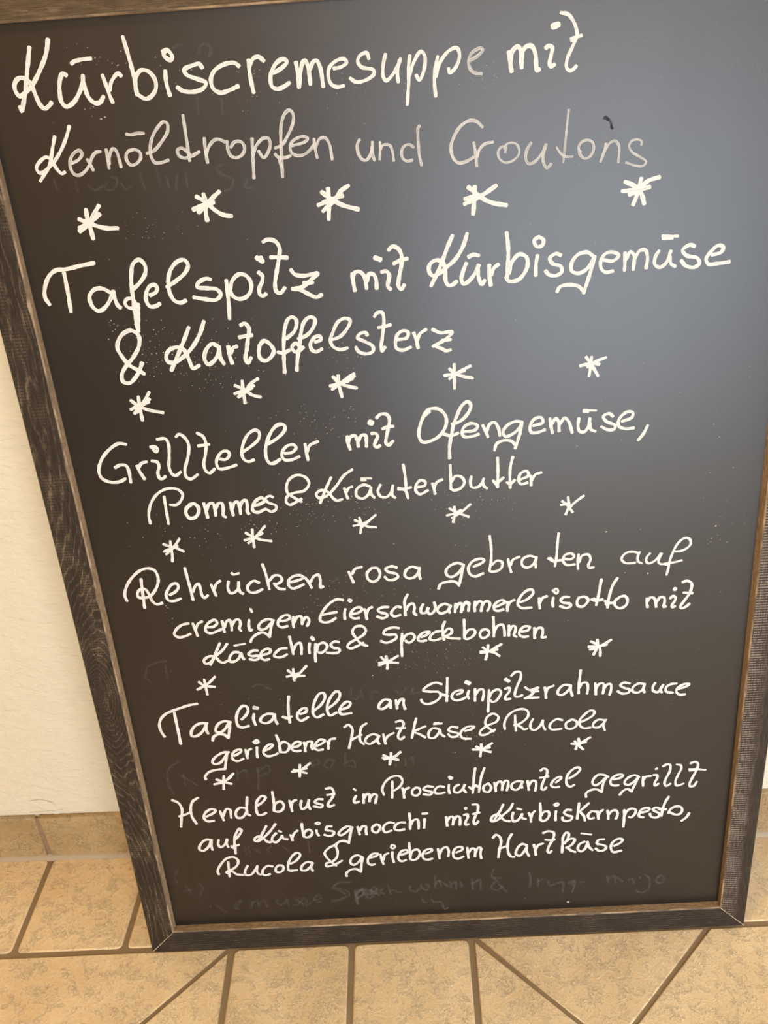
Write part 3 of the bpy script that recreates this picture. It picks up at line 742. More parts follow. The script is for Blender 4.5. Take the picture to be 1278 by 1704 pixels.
    ('Kräuterbutter', '261 90|-805,5972 -872,5846 -932,5718;261 90|-602,6038 -684,5984 -767,5879 -869,5785 -945,5774 -959,5815 -909,5848 -847,5824 -806,5760 -772,5733 -720,5744;262 90|-692,5854 -682,5803 -668,5747;261 90|-677,5812 -649,5855 -617,5865;261 90|-455,5858 -509,5878 -577,5836 -583,5765 -529,5737 -470,5778 -441,5847;262 90|-448,5827 -446,5777 -418,5738;208 90|-526,5943 -434,5937;208 90|-527,5923 -487,5922;261 90|-353,5867 -382,5803 -361,5750 -307,5737 -257,5784 -238,5853;262 90|-246,5814 -250,5753 -224,5725;259 90|-129,6055 -118,5935 -117,5805;261 90|-190,5824 -135,5812 -70,5822;261 90|-191,5810 -127,5795 -104,5713;261 90|-15,5818 60,5833 62,5873 17,5886 -23,5839 -26,5779 9,5746 85,5781;261 90|130,5848 141,5798 151,5740;260 90|142,5787 171,5856 224,5882;259 90|303,6022 302,5907 300,5777;260 90|309,5856 348,5908 402,5896 428,5838 389,5781 324,5765 297,5787;260 90|494,5894 483,5835 499,5783 555,5786 592,5827 608,5866;260 90|596,5837 610,5786 637,5764;258 90|740,6065 741,5937 734,5767;259 90|693,5840 730,5818 791,5864;260 90|699,5830 734,5778;258 90|879,6065 854,5949 851,5754;260 90|821,5812 852,5794 895,5831;259 90|949,5833 1023,5868 1005,5915 950,5893 931,5834 949,5787 1013,5795;259 90|1041,5867 1046,5817 1046,5767;259 90|1050,5816 1087,5874 1141,5890'),
    ('*', '259 95|-2481,5386 -2426,5359 -2361,5334 -2297,5296;259 95|-2408,5414 -2415,5343 -2413,5281 -2424,5194;259 95|-2318,5433 -2358,5380 -2408,5327 -2472,5275;259 95|-2348,5359 -2421,5333 -2488,5307'),
    ('*', '257 95|-1674,5455 -1625,5417 -1549,5376 -1438,5349;257 95|-1607,5486 -1612,5411 -1611,5350 -1612,5294;257 95|-1481,5514 -1544,5446 -1602,5385 -1662,5343;257 95|-1513,5442 -1600,5400 -1694,5376'),
    ('*', '239 95|-622,5520 -563,5481 -500,5441 -426,5430;239 95|-577,5544 -564,5470 -581,5377;239 95|-420,5560 -496,5497 -573,5429;239 95|-506,5491 -573,5471 -640,5459'),
    ('*', '237 95|276,5580 339,5538 458,5481;238 95|325,5597 329,5524 307,5433;237 95|477,5611 395,5541 300,5479;237 95|386,5556 320,5525 250,5509'),
    ('*', '236 95|1335,5586 1387,5535 1435,5464;236 95|1390,5623 1397,5535 1370,5444;236 95|1537,5627 1452,5562 1388,5494;236 95|1406,5555 1323,5546'),
    ('Rehrücken', '287 100|-2946,4784 -2958,4848 -2924,4943 -2851,5041 -2753,5117 -2671,5134 -2616,5108 -2596,5045 -2602,4977 -2641,4897 -2708,4825 -2778,4808 -2825,4818 -2830,4861 -2791,4907 -2743,4903 -2717,4846 -2695,4761 -2658,4727 -2603,4738;287 100|-2764,5022 -2773,4919 -2779,4822 -2787,4694;287 100|-2513,4825 -2453,4856 -2415,4902 -2420,4944 -2462,4947 -2520,4888 -2550,4821 -2535,4764 -2482,4754 -2411,4777;286 100|-2317,5115 -2308,4998 -2298,4874 -2292,4755;287 100|-2278,4845 -2243,4912 -2210,4930 -2200,4881 -2194,4797 -2174,4771 -2137,4796;286 100|-2088,4915 -2071,4845 -2056,4785;286 100|-2062,4865 -2036,4918 -1993,4950;286 100|-1913,4938 -1929,4863 -1913,4809 -1870,4811 -1827,4856 -1814,4924;286 100|-1821,4876 -1815,4814 -1788,4791;246 100|-1869,5030 -1854,5012 -1798,5023;286 100|-1615,4904 -1661,4928 -1713,4897 -1737,4850 -1719,4805 -1665,4797 -1591,4829;273 100|-1557,5107 -1535,4980 -1523,4824;274 100|-1516,4916 -1453,4975 -1399,4963 -1390,4915 -1437,4879 -1471,4884;275 100|-1471,4884 -1429,4827 -1370,4814;274 100|-1310,4889 -1232,4905 -1174,4933 -1198,4958 -1268,4955 -1322,4911 -1328,4856 -1297,4819 -1233,4833 -1179,4858;274 100|-1160,4932 -1130,4882 -1106,4812;274 100|-1110,4881 -1069,4941 -1026,4954 -1012,4890 -1019,4811 -991,4821'),
    ('rosa', '273 100|-728,4966 -712,4910 -691,4845;272 100|-696,4940 -664,4993 -597,5012;272 100|-506,4990 -551,4938 -543,4867 -496,4840 -446,4868 -425,4930 -451,4989 -505,4993;272 100|-259,4981 -306,5000 -369,4973 -344,4940 -264,4911 -252,4879 -295,4850 -350,4851 -382,4888;272 100|-55,4960 -108,4982 -165,4952 -185,4890 -157,4857 -101,4861 -58,4905 -38,4966;272 100|-38,4966 -47,4897 -36,4841'),
    ('gebraten', '271 100|390,4970 336,4992 274,4977 221,4926 221,4872 261,4842 317,4865 368,4924 390,4970;272 100|390,4970 365,4854 337,4737;274 100|338,4745 301,4787 232,4792 162,4773 135,4719;271 100|487,4943 560,4974 593,5007 555,5025 479,5002 436,4935 448,4864 495,4833 578,4863;247 100|649,5266 660,5144 657,5006 641,4898;249 100|662,4951 718,4994 761,4976 757,4914 709,4878 640,4883 641,4914;249 100|820,5003 832,4932 849,4856;248 100|846,4939 867,4992 929,5022;248 100|1078,5009 1024,5025 962,4993 955,4932 996,4898 1050,4918 1091,4985;248 100|1094,5008 1085,4946 1088,4892;247 100|1306,5252 1294,5132 1288,5010 1272,4895;248 100|1207,4988 1248,4954 1329,4958;248 100|1227,4991 1275,4934;248 100|1363,4971 1424,4962 1457,4991 1430,5024 1369,5012 1349,4952 1384,4903 1463,4903;248 100|1498,5011 1492,4935 1496,4849;248 100|1506,4926 1532,4994 1592,5002 1614,4950 1595,4889 1602,4857 1646,4859'),
    ('auf', '231 95|2069,4987 2020,5004 1964,4999 1921,4960 1914,4923 1952,4884 2001,4878 2046,4880;231 95|2085,4995 2067,4946 2073,4894 2107,4871;231 95|2183,4975 2156,4940 2150,4894 2172,4866 2212,4876 2259,4919 2288,4968;232 95|2297,4965 2275,4918 2269,4872 2295,4849 2343,4853 2424,4862 2492,4878;230 95|2425,4979 2481,4982 2536,5011 2565,5050 2554,5101 2516,5121 2474,5101 2429,5041 2398,4960 2378,4888 2367,4795 2354,4726;232 95|2332,4844 2368,4837'),
    ('cremigem', '282 100|-2380,4486 -2444,4475 -2515,4423 -2543,4366 -2505,4330 -2435,4340 -2381,4363;281 100|-2338,4483 -2324,4410 -2312,4332;281 100|-2316,4424 -2282,4479 -2240,4501;281 100|-2197,4430 -2135,4433 -2092,4474 -2111,4511 -2170,4486 -2216,4432 -2217,4381 -2171,4356 -2099,4381 -2047,4402;281 100|-2040,4492 -2037,4427 -2034,4362;280 100|-2026,4419 -1998,4482 -1964,4501 -1953,4450 -1957,4378;280 100|-1949,4436 -1903,4497 -1867,4495 -1861,4444 -1880,4395 -1866,4365;281 100|-1769,4488 -1780,4424 -1774,4359 -1754,4372;278 100|-1737,4614 -1729,4578;280 100|-1522,4465 -1579,4483 -1644,4458 -1685,4404 -1674,4367 -1624,4371 -1569,4417 -1533,4458;281 100|-1535,4458 -1561,4381 -1590,4274;282 100|-1591,4289 -1647,4332 -1718,4312 -1767,4271 -1788,4229;280 100|-1454,4453 -1404,4457 -1358,4482 -1367,4514 -1416,4515 -1470,4468 -1487,4412 -1456,4381 -1393,4391;280 100|-1322,4494 -1332,4438 -1333,4373;279 100|-1321,4430 -1283,4492 -1246,4496 -1239,4453 -1244,4403;280 100|-1234,4438 -1198,4486 -1171,4456 -1179,4413 -1197,4379'),
    ('Eierschwammerlrisotto', '278 100|-811,4655 -870,4666 -941,4629 -1009,4556 -1053,4481 -1058,4431 -1017,4407 -955,4417 -902,4452;278 100|-1027,4498 -958,4510 -886,4520;278 100|-798,4549 -811,4493 -812,4432;442 100|-751,4649 -737,4639;278 100|-728,4488 -672,4498 -633,4531 -649,4560 -704,4550 -745,4503 -749,4454 -714,4434 -669,4437;278 100|-608,4536 -600,4486 -593,4418;278 100|-588,4479 -566,4534 -530,4555;278 100|-370,4545 -425,4545 -475,4521 -459,4491 -394,4466 -390,4437 -440,4419 -487,4443;278 100|-244,4533 -285,4543 -331,4504 -346,4462 -317,4432 -255,4446;277 100|-171,4675 -202,4615 -207,4531 -207,4435;277 100|-197,4495 -163,4556 -126,4568 -111,4525 -120,4462 -98,4432;277 100|-24,4554 -51,4499 -47,4457 -5,4454 28,4515 28,4515;277 100|16,4509 14,4467 37,4437 74,4456 95,4511 85,4568;277 100|241,4522 187,4544 131,4516 113,4467 146,4437 202,4454 246,4508;277 100|247,4522 227,4474 234,4438;277 100|296,4540 292,4491 286,4442;277 100|296,4483 326,4538 350,4536 355,4494 347,4438;277 100|357,4486 393,4540 422,4524 420,4447;277 100|306,4496 332,4543 353,4542 364,4499 363,4461;277 100|369,4499 399,4553 428,4537 424,4488 419,4453;277 100|489,4554 481,4498 483,4439;276 100|487,4498 525,4551 555,4542 554,4493 546,4437;276 100|560,4500 591,4547 627,4538 632,4488 607,4436;276 100|692,4477 747,4502 784,4527 760,4550 706,4532 674,4485 680,4443 716,4429 767,4444;276 100|808,4526 807,4476 806,4420;276 100|813,4476 838,4524 877,4542;275 100|934,4513 1001,4541 1061,4606 1055,4644 1013,4647 953,4599 916,4532 910,4484 946,4446 1045,4444;276 100|1121,4547 1121,4491 1127,4427;275 100|1129,4490 1151,4545 1196,4565;276 100|1259,4544 1253,4489 1257,4440;236 100|1252,4621 1288,4642 1306,4611 1288,4587 1264,4613;276 100|1415,4541 1367,4544 1331,4514 1349,4483 1422,4464 1434,4442 1392,4416 1326,4442;275 100|1511,4528 1493,4487 1500,4437 1543,4421 1584,4453 1601,4501 1564,4535 1511,4528;274 100|1725,4721 1712,4623 1699,4527 1681,4430;275 100|1632,4500 1674,4479 1743,4493;275 100|1655,4509 1689,4465;274 100|1881,4724 1842,4655 1815,4561 1800,4478 1794,4394;275 100|1764,4474 1801,4450 1841,4445;276 100|1777,4445 1796,4415;275 100|1907,4506 1866,4467 1868,4411 1917,4379 1970,4404 1988,4466 1960,4516 1907,4510'),
    ('mit', '275 100|2177,4474 2179,4425 2188,4371;275 100|2185,4439 2207,4479 2243,4477 2263,4433 2272,4370;275 100|2275,4426 2308,4479 2344,4473 2353,4427 2348,4365 2368,4370;410 100|2440,4563 2452,4560;275 100|2405,4459 2433,4485 2458,4462 2449,4421 2427,4380 2435,4355 2458,4367;274 100|2515,4635 2559,4646 2603,4618 2606,4563 2587,4495 2544,4422 2512,4361 2520,4339 2561,4351 2598,4386;274 100|2532,4516 2574,4510 2619,4504'),
    ('Käsechips', '285 100|-2101,4234 -2145,4149 -2197,4048 -2233,3979;285 100|-2028,4222 -2082,4152 -2161,4083 -2235,4006 -2281,3997 -2294,4032 -2264,4067 -2211,4086 -2169,4069 -2133,4014 -2098,3997 -2055,4016;285 100|-1924,4112 -1974,4115 -2027,4052 -2027,4007 -1983,4004 -1935,4038 -1902,4096;285 100|-1901,4103 -1895,4051 -1880,4024;227 100|-1959,4195 -1848,4211;285 100|-1729,4121 -1773,4124 -1828,4083 -1800,4059 -1731,4055 -1729,4025 -1775,4008 -1823,4024;285 100|-1680,4066 -1615,4084 -1598,4120 -1627,4137 -1680,4111 -1706,4060 -1693,4015 -1663,4001 -1624,4013;284 100|-1431,4131 -1491,4128 -1553,4080 -1570,4044 -1534,4027 -1477,4033 -1437,4057;283 100|-1388,4267 -1380,4172 -1372,4053;284 100|-1370,4097 -1330,4168 -1291,4188 -1281,4136 -1290,4048;284 100|-1193,4174 -1205,4116 -1206,4054;423 100|-1165,4242 -1152,4215;284 100|-1132,4163 -1148,4068 -1154,3950;284 100|-1136,4067 -1102,4153 -1050,4172 -1019,4133 -1040,4083 -1087,4052 -1112,4058;283 100|-896,4169 -938,4179 -981,4145 -963,4107 -903,4089 -899,4059 -939,4039 -1031,4049'),
    ('&', '271 100|-612,4104 -670,4130 -725,4214 -750,4280 -715,4336 -647,4339 -614,4293 -636,4244 -715,4191 -793,4145 -815,4103 -786,4083 -722,4104 -650,4143'),
    ('Speckbohnen', '270 100|-282,4293 -336,4304 -418,4280 -439,4238 -397,4221 -318,4216 -314,4179 -359,4146 -422,4128 -472,4153;271 100|-253,4226 -265,4110 -270,3956;270 100|-255,4139 -220,4202 -157,4220 -129,4181 -156,4132 -194,4113 -224,4140;270 100|-61,4170 2,4202 22,4229 -34,4226 -86,4179 -94,4135 -64,4123 -14,4130;270 100|132,4229 83,4225 31,4178 23,4142 66,4125 134,4142;269 100|182,4338 159,4285 155,4199 164,4123;270 100|168,4205 207,4253 243,4244 241,4200 197,4174 172,4169 221,4144 325,4127;269 100|373,4350 372,4242 370,4127;269 100|376,4177 414,4225 463,4229 480,4192 448,4143 392,4118 370,4134;269 100|548,4216 526,4167 546,4122 595,4133 621,4182 591,4221 548,4216;268 100|665,4362 667,4247 665,4130;269 100|669,4172 705,4253 755,4266 771,4207 774,4132;269 100|818,4253 817,4195 816,4129;269 100|824,4187 853,4243 881,4233 880,4175 866,4134 894,4112;269 100|944,4170 1007,4183 1026,4223 973,4230 930,4188 922,4138 958,4108 1010,4111;269 100|1071,4207 1071,4145 1075,4083;269 100|1078,4136 1106,4201 1148,4198 1155,4140 1148,4090 1188,4092'),
    ('*', '278 100|-2386,3777 -2338,3729 -2229,3706;278 100|-2326,3807 -2324,3717 -2321,3615;278 100|-2210,3832 -2297,3749 -2416,3683'),
    ('*', '276 100|-1451,3860 -1382,3789 -1286,3783;276 100|-1394,3874 -1399,3801 -1398,3728;276 100|-1255,3902 -1322,3829 -1405,3746;276 100|-1332,3819 -1471,3784'),
    ('*', '274 100|-484,3960 -434,3902 -316,3877;274 100|-433,3968 -425,3891 -431,3810;274 100|-311,3964 -415,3901 -513,3860;274 100|-379,3899 -511,3890'),
    ('*', '272 100|551,4007 612,3959 673,3933 718,3893;272 100|605,4033 599,3953 576,3858;271 100|741,4035 668,3992 606,3952 525,3946;272 100|699,3973 612,3959 525,3958'),
    ('*', '271 100|1640,4009 1715,3953 1735,3907 1737,3826;271 100|1703,4026 1709,3953 1669,3845;270 100|1842,4014 1764,3964 1691,3925 1630,3911;271 100|1801,3959 1703,3946 1617,3947'),
    ('Tagliatelle', '295 95|-2859,3102 -2886,3182 -2888,3260 -2859,3335 -2804,3392 -2736,3426 -2631,3463 -2527,3494 -2445,3505;309 100|-2704,3408 -2704,3292 -2702,3136 -2703,2995;309 100|-2376,3249 -2448,3253 -2517,3219 -2564,3150 -2568,3094 -2528,3086 -2468,3121 -2424,3174 -2386,3244;309 100|-2386,3244 -2403,3162 -2388,3114;308 100|-2129,3244 -2185,3264 -2251,3241 -2297,3177 -2299,3132 -2260,3119 -2209,3154 -2165,3213 -2137,3250;309 100|-2138,3244 -2156,3145 -2185,3041;310 100|-2184,3046 -2219,3088 -2281,3098 -2336,3068 -2355,3018;307 100|-2008,3274 -1956,3326 -1925,3384 -1932,3434 -1971,3447 -2016,3407 -2054,3327 -2065,3251 -2055,3194 -2017,3170 -1943,3187;307 100|-1869,3337 -1882,3272 -1870,3193;469 100|-1858,3418 -1824,3410;295 100|-1671,3324 -1733,3328 -1794,3289 -1812,3239 -1762,3210 -1695,3240 -1658,3314;295 100|-1653,3322 -1653,3245 -1638,3193;293 100|-1479,3539 -1496,3431 -1505,3313 -1504,3201;295 100|-1571,3283 -1532,3263 -1477,3280;295 100|-1558,3282 -1506,3244;294 100|-1381,3305 -1323,3326 -1309,3368 -1352,3374 -1408,3315 -1415,3247 -1383,3219 -1302,3262;293 100|-1246,3330 -1155,3408 -1101,3506 -1113,3556 -1155,3551 -1212,3463 -1243,3364 -1244,3287 -1212,3251 -1139,3285;292 100|-1091,3354 -1009,3416 -951,3496 -948,3554 -981,3568 -1042,3502 -1086,3404 -1094,3320 -1072,3267 -999,3300;293 100|-947,3336 -869,3364 -844,3413 -876,3432 -936,3386 -969,3320 -953,3277 -845,3283'),
    ('an', '292 100|-430,3420 -484,3432 -543,3377 -554,3327 -520,3313 -455,3354 -424,3411;292 100|-427,3395 -430,3319;292 100|-368,3416 -365,3365 -362,3306;292 100|-356,3356 -320,3421 -292,3423 -292,3360 -279,3297'),
    ('Steinpilzrahmsauce', '267 100|117,3584 60,3609 -23,3579 -79,3519 -16,3501 83,3487 99,3436 37,3369 -47,3345 -93,3370 -105,3407;266 100|178,3662 171,3553 160,3368;267 100|106,3465 140,3448 175,3431;348 100|117,3457 163,3439;267 100|269,3447 316,3465 329,3493 282,3496 229,3464 215,3407 254,3373 319,3383 379,3418;267 100|393,3488 380,3432 390,3384;461 100|368,3596 402,3577;267 100|458,3505 456,3434 453,3352;267 100|461,3427 498,3489 539,3493 546,3443 530,3351;268 100|603,3482 594,3354 585,3203;267 100|601,3382 638,3458 696,3483 725,3452 706,3389 664,3335 629,3330 614,3352;266 100|766,3485 813,3496 810,3447 771,3392 770,3354 823,3356;403 100|774,3605 809,3578;265 100|833,3643 879,3688 925,3683 931,3615 895,3519 871,3436 870,3386 899,3377 946,3395;266 100|974,3493 1022,3454 1110,3480 1069,3430 1034,3389 969,3351;266 100|1040,3432 1110,3434;267 100|969,3351 1034,3354 1115,3355;266 100|1177,3479 1185,3409 1190,3339;266 100|1190,3401 1206,3462 1269,3493;266 100|1438,3485 1376,3496 1319,3439 1314,3385 1352,3370 1408,3410 1445,3484;266 100|1445,3484 1446,3415 1463,3352;264 100|1542,3667 1535,3570 1526,3479 1526,3379;265 100|1533,3448 1564,3507 1607,3507 1621,3450 1614,3369;265 100|1695,3498 1701,3421 1705,3352;265 100|1704,3414 1733,3480 1777,3485 1785,3424 1778,3358;265 100|1786,3408 1815,3467 1853,3473 1861,3411 1847,3338;265 100|2051,3467 1990,3482 1954,3451 1992,3418 2050,3391 2039,3353 1976,3345 1929,3379;265 100|2204,3450 2141,3461 2086,3419 2082,3369 2133,3347 2182,3382 2204,3450;265 100|2206,3452 2192,3389 2206,3345;265 100|2310,3458 2288,3406 2296,3359 2341,3341 2376,3385 2393,3430;265 100|2393,3430 2365,3370 2385,3333;265 100|2530,3436 2474,3432 2426,3397 2429,3343 2499,3323;265 100|2553,3365 2638,3398 2662,3423 2605,3423 2540,3374 2536,3328 2570,3295 2626,3296'),
    ('geriebener', '284 100|-2204,2854 -2264,2852 -2358,2797 -2401,2733 -2385,2704 -2324,2712 -2261,2783 -2218,2846;284 100|-2226,2838 -2257,2716 -2276,2630;286 100|-2276,2630 -2377,2623 -2462,2594 -2512,2530 -2506,2499;283 100|-2152,2800 -2079,2845 -2068,2878 -2122,2873 -2173,2818 -2172,2752 -2122,2727 -2058,2756;283 100|-2022,2875 -2017,2817 -2014,2758;282 100|-2005,2808 -1991,2864 -1958,2882;283 100|-1894,2899 -1903,2826 -1905,2763;281 100|-1917,2974 -1881,2997 -1868,2968 -1906,2954 -1919,2975;282 100|-1821,2845 -1751,2882 -1720,2921 -1751,2931 -1818,2870 -1832,2813 -1797,2773 -1730,2781 -1681,2803;281 100|-1669,3048 -1654,2974 -1648,2859 -1646,2817;282 100|-1653,2818 -1649,2908 -1604,2954 -1549,2918 -1556,2853 -1594,2814 -1640,2817;281 100|-1501,2874 -1440,2894 -1416,2934 -1460,2945 -1512,2899 -1518,2842 -1474,2818 -1428,2825;281 100|-1383,2932 -1379,2874 -1383,2809;281 100|-1377,2866 -1343,2937 -1298,2934 -1312,2861 -1301,2833;281 100|-1258,2874 -1196,2903 -1159,2942 -1203,2961 -1261,2907 -1280,2851 -1244,2819 -1190,2826;281 100|-1127,2931 -1128,2882 -1131,2828;280 100|-1122,2890 -1099,2954 -1046,2963'),
    ('Hartzkäse', '267 100|-937,3103 -890,3131 -853,3077 -869,2974 -910,2822;268 100|-877,2930 -821,2962 -762,2993;267 100|-697,3139 -753,3096 -778,3003 -782,2915 -747,2864;268 100|-575,2963 -636,2993 -709,2954 -728,2894 -687,2865 -629,2897 -575,2963;268 100|-575,2963 -600,2904 -582,2858;268 100|-531,2986 -525,2925 -516,2854;267 100|-515,2907 -484,2957 -418,2996;267 100|-388,3136 -331,3150 -306,3110 -331,3051 -370,2976 -374,2924 -347,2908 -310,2937;266 100|-386,3055 -338,3052 -293,3054;266 100|-171,3170 -197,3069 -231,2915;267 100|-79,3061 -143,3031 -201,3000 -134,2952 -87,2914;267 100|58,3017 -4,3030 -49,2972 -45,2911 4,2903 48,2949 72,3008;267 100|72,3008 83,2946 116,2913;224 100|10,3081 96,3087;224 100|16,3098 62,3097;267 100|260,3022 191,3035 162,2993 216,2964 264,2943 249,2910 186,2905 157,2945;266 100|335,2973 398,2987 434,3019 386,3031 315,2992 285,2933 311,2879 395,2865'),
    ('&', '254 100|641,2945 580,3001 553,3063 576,3138 639,3177 693,3131 671,3072 580,3027 502,2963 497,2911 549,2907 606,2938 655,2970'),
    ('Rucola', '253 100|758,2965 752,3029 786,3131 857,3197 947,3218 998,3188 1004,3124 952,3056 881,3013 855,3015;253 100|867,3141 868,3046 874,2937;254 100|881,3013 926,2986 958,2952 996,2957;253 100|1055,3081 1029,3019 1033,2955 1074,2936 1125,2981 1157,3059;253 100|1157,3059 1157,2995 1183,2932;253 100|1362,3045 1311,3065 1254,3029 1228,2974 1248,2933 1355,2934;253 100|1458,3047 1401,3003 1409,2939 1460,2927 1511,2964 1510,3020 1465,3051;252 100|1555,3009 1625,3044 1687,3095 1693,3142 1654,3153 1585,3094 1542,3026 1550,2961 1589,2927 1659,2930;253 100|1804,3017 1740,3029 1690,2984 1689,2936 1743,2928 1793,2978 1820,3024;253 100|1820,3024 1793,2962 1811,2885'),
    ('*', '294 100|-2393,2489 -2319,2453 -2236,2419;294 100|-2304,2535 -2320,2447 -2331,2351;293 100|-2195,2561 -2310,2457 -2426,2424;293 100|-2226,2518 -2320,2447'),
    ('*', '292 100|-1536,2573 -1466,2540 -1399,2514;291 100|-1460,2634 -1470,2558 -1479,2470;291 100|-1347,2649 -1464,2558 -1557,2542;291 100|-1392,2580 -1556,2546'),
    ('*', '289 100|-550,2706 -475,2658 -391,2631;289 100|-465,2729 -475,2658 -490,2572;289 100|-362,2737 -467,2657 -561,2670;289 100|-404,2690 -545,2651'),
    ('*', '287 100|449,2756 500,2716 551,2691 603,2673;287 100|502,2789 502,2731 488,2622;287 100|619,2792 552,2742 493,2695;287 100|593,2739 500,2716 413,2719'),
    ('*', '286 100|1495,2760 1542,2699 1589,2643;286 100|1535,2793 1542,2735 1519,2694 1509,2651;285 100|1660,2802 1593,2754 1536,2707;285 100|1616,2742 1525,2722 1461,2729'),
    ('Hendlbrust', '299 100|-2925,2233 -2865,2193 -2836,2100 -2859,1989 -2888,1841;300 100|-2882,1994 -2815,2016 -2747,2047;299 100|-2633,2248 -2698,2202 -2738,2103 -2741,1981 -2707,1876;300 100|-2584,1971 -2498,2017 -2463,2055 -2504,2078 -2582,2032 -2611,1952 -2578,1905 -2506,1908;300 100|-2418,2042 -2408,1980 -2395,1907;299 100|-2394,1969 -2340,2068 -2302,2055 -2303,1994 -2306,1937;299 100|-2119,2064 -2188,2078 -2245,2011 -2239,1938 -2184,1935 -2117,2023;298 100|-2090,2223 -2112,2084 -2119,1982 -2090,1960;298 100|-1989,2096 -1919,2152 -1888,2210 -1925,2229 -1989,2157 -2012,2037 -1998,1964 -1951,1961 -1908,1985;297 100|-1804,2281 -1805,2145 -1816,2004;298 100|-1818,2014 -1792,2104 -1732,2140 -1699,2087 -1723,2018 -1774,1991 -1816,2008;297 100|-1630,2144 -1622,2072 -1616,1987;297 100|-1616,2062 -1592,2131 -1554,2149;297 100|-1498,2135 -1513,2065 -1503,2014 -1453,2041 -1414,2140;297 100|-1414,2140 -1427,2060 -1412,2008;297 100|-1262,2140 -1317,2144 -1352,2106 -1308,2076 -1270,2060 -1289,2027 -1371,2046;296 100|-1212,2287 -1154,2293 -1130,2222 -1160,2144 -1206,2076 -1203,2029 -1141,2052;295 100|-1205,2197 -1123,2211'),
    ('im', '264 100|-906,2262 -886,2243;296 100|-890,2164 -915,2110 -912,2066 -863,2080;296 100|-805,2181 -810,2121 -815,2055;296 100|-806,2120 -768,2179 -741,2177 -742,2125 -749,2073;296 100|-738,2125 -694,2174 -664,2163 -672,2103 -686,2046'),
    ('Prosciuttomantel', '263 100|-583,2155 -595,2237 -554,2337 -469,2408 -396,2407 -367,2342 -398,2267 -462,2211;276 100|-477,2340 -485,2221 -496,2109;276 100|-373,2240 -366,2179 -362,2100;276 100|-357,2170 -341,2220 -299,2243;276 100|-226,2239 -268,2198 -265,2138 -219,2126 -182,2176 -193,2228 -226,2239;276 100|-39,2235 -105,2248 -147,2208 -101,2182 -49,2158 -77,2126 -148,2139;276 100|82,2227 29,2239 -21,2191 -16,2148 31,2136 85,2150;275 100|136,2258 131,2198 138,2132;456 100|147,2360 166,2341;275 100|243,2251 195,2212 192,2151 239,2140 288,2197 309,2247;275 100|309,2247 294,2179 319,2135;274 100|429,2468 413,2351 403,2249 392,2121;275 100|355,2210 387,2182 429,2231;274 100|528,2462 492,2346 476,2245 460,2129;275 100|429,2231 474,2185;275 100|563,2248 515,2208 520,2139 567,2127 595,2186 569,2247;275 100|631,2253 640,2189 644,2130;274 100|642,2189 674,2258 705,2264 717,2216 713,2142;274 100|719,2208 752,2272 779,2264 780,2204 765,2134;274 100|938,2249 871,2253 821,2217 821,2162 869,2135 913,2179 938,2249;274 100|941,2249 926,2202 931,2159;274 100|993,2256 999,2190 1005,2126;274 100|1009,2189 1042,2250 1079,2244 1085,2184 1075,2109;273 100|1132,2385 1165,2414 1201,2396 1201,2334 1171,2257 1147,2172 1147,2125 1171,2118 1196,2153;273 100|1128,2288 1171,2289 1220,2301;274 100|1300,2210 1354,2261 1354,2285 1305,2272 1257,2213 1251,2166 1288,2143 1337,2149;273 100|1442,2256 1512,2306 1560,2373 1541,2405 1487,2385 1433,2319 1413,2242 1423,2170 1460,2141 1500,2165'),
    ('gegrillt', '273 100|1867,2249 1819,2282 1755,2286 1704,2222 1699,2169 1735,2144 1792,2186 1832,2236;274 100|1843,2243 1811,2147 1802,2041;275 100|1800,2045 1754,2083 1684,2080 1631,2037 1633,1984;273 100|1926,2212 1996,2229 2027,2261 1994,2278 1936,2259 1894,2202 1899,2149 1935,2127 1982,2129;273 100|2200,2227 2158,2257 2100,2241 2050,2185 2048,2147 2087,2126 2150,2171 2194,2228;274 100|2194,2228 2152,2110 2126,2028;275 100|2126,2033 2084,2069 2037,2049 1998,1991;273 100|2243,2232 2243,2172 2249,2101;272 100|2248,2187 2275,2230 2328,2234;271 100|2375,2328 2389,2334;273 100|2354,2247 2391,2242 2396,2200 2373,2141 2378,2099 2415,2123;272 100|2449,2360 2488,2384 2523,2378 2528,2296 2488,2179 2480,2119 2499,2085 2544,2115;242 100|2595,2377 2639,2363 2648,2318 2614,2216 2595,2134 2610,2084 2645,2090 2688,2109;272 100|2742,2383 2793,2400 2823,2373 2817,2299 2773,2175 2750,2094 2761,2063 2798,2068 2827,2124;229 100|2730,2305 2817,2299 2911,2283;229 100|2737,2285 2806,2285'),
    ('auf', '299 100|-2578,1630 -2640,1634 -2713,1565 -2732,1493 -2693,1472 -2629,1523 -2579,1621;299 100|-2573,1630 -2590,1548 -2586,1478;298 100|-2495,1625 -2509,1552 -2490,1514 -2436,1548 -2397,1628;298 100|-2397,1628 -2413,1565 -2400,1509;297 100|-2304,1622 -2250,1682 -2217,1753 -2238,1772 -2290,1694 -2318,1595 -2324,1495 -2330,1406;299 100|-2363,1519 -2321,1522 -2274,1537;299 100|-2358,1506 -2333,1486'),
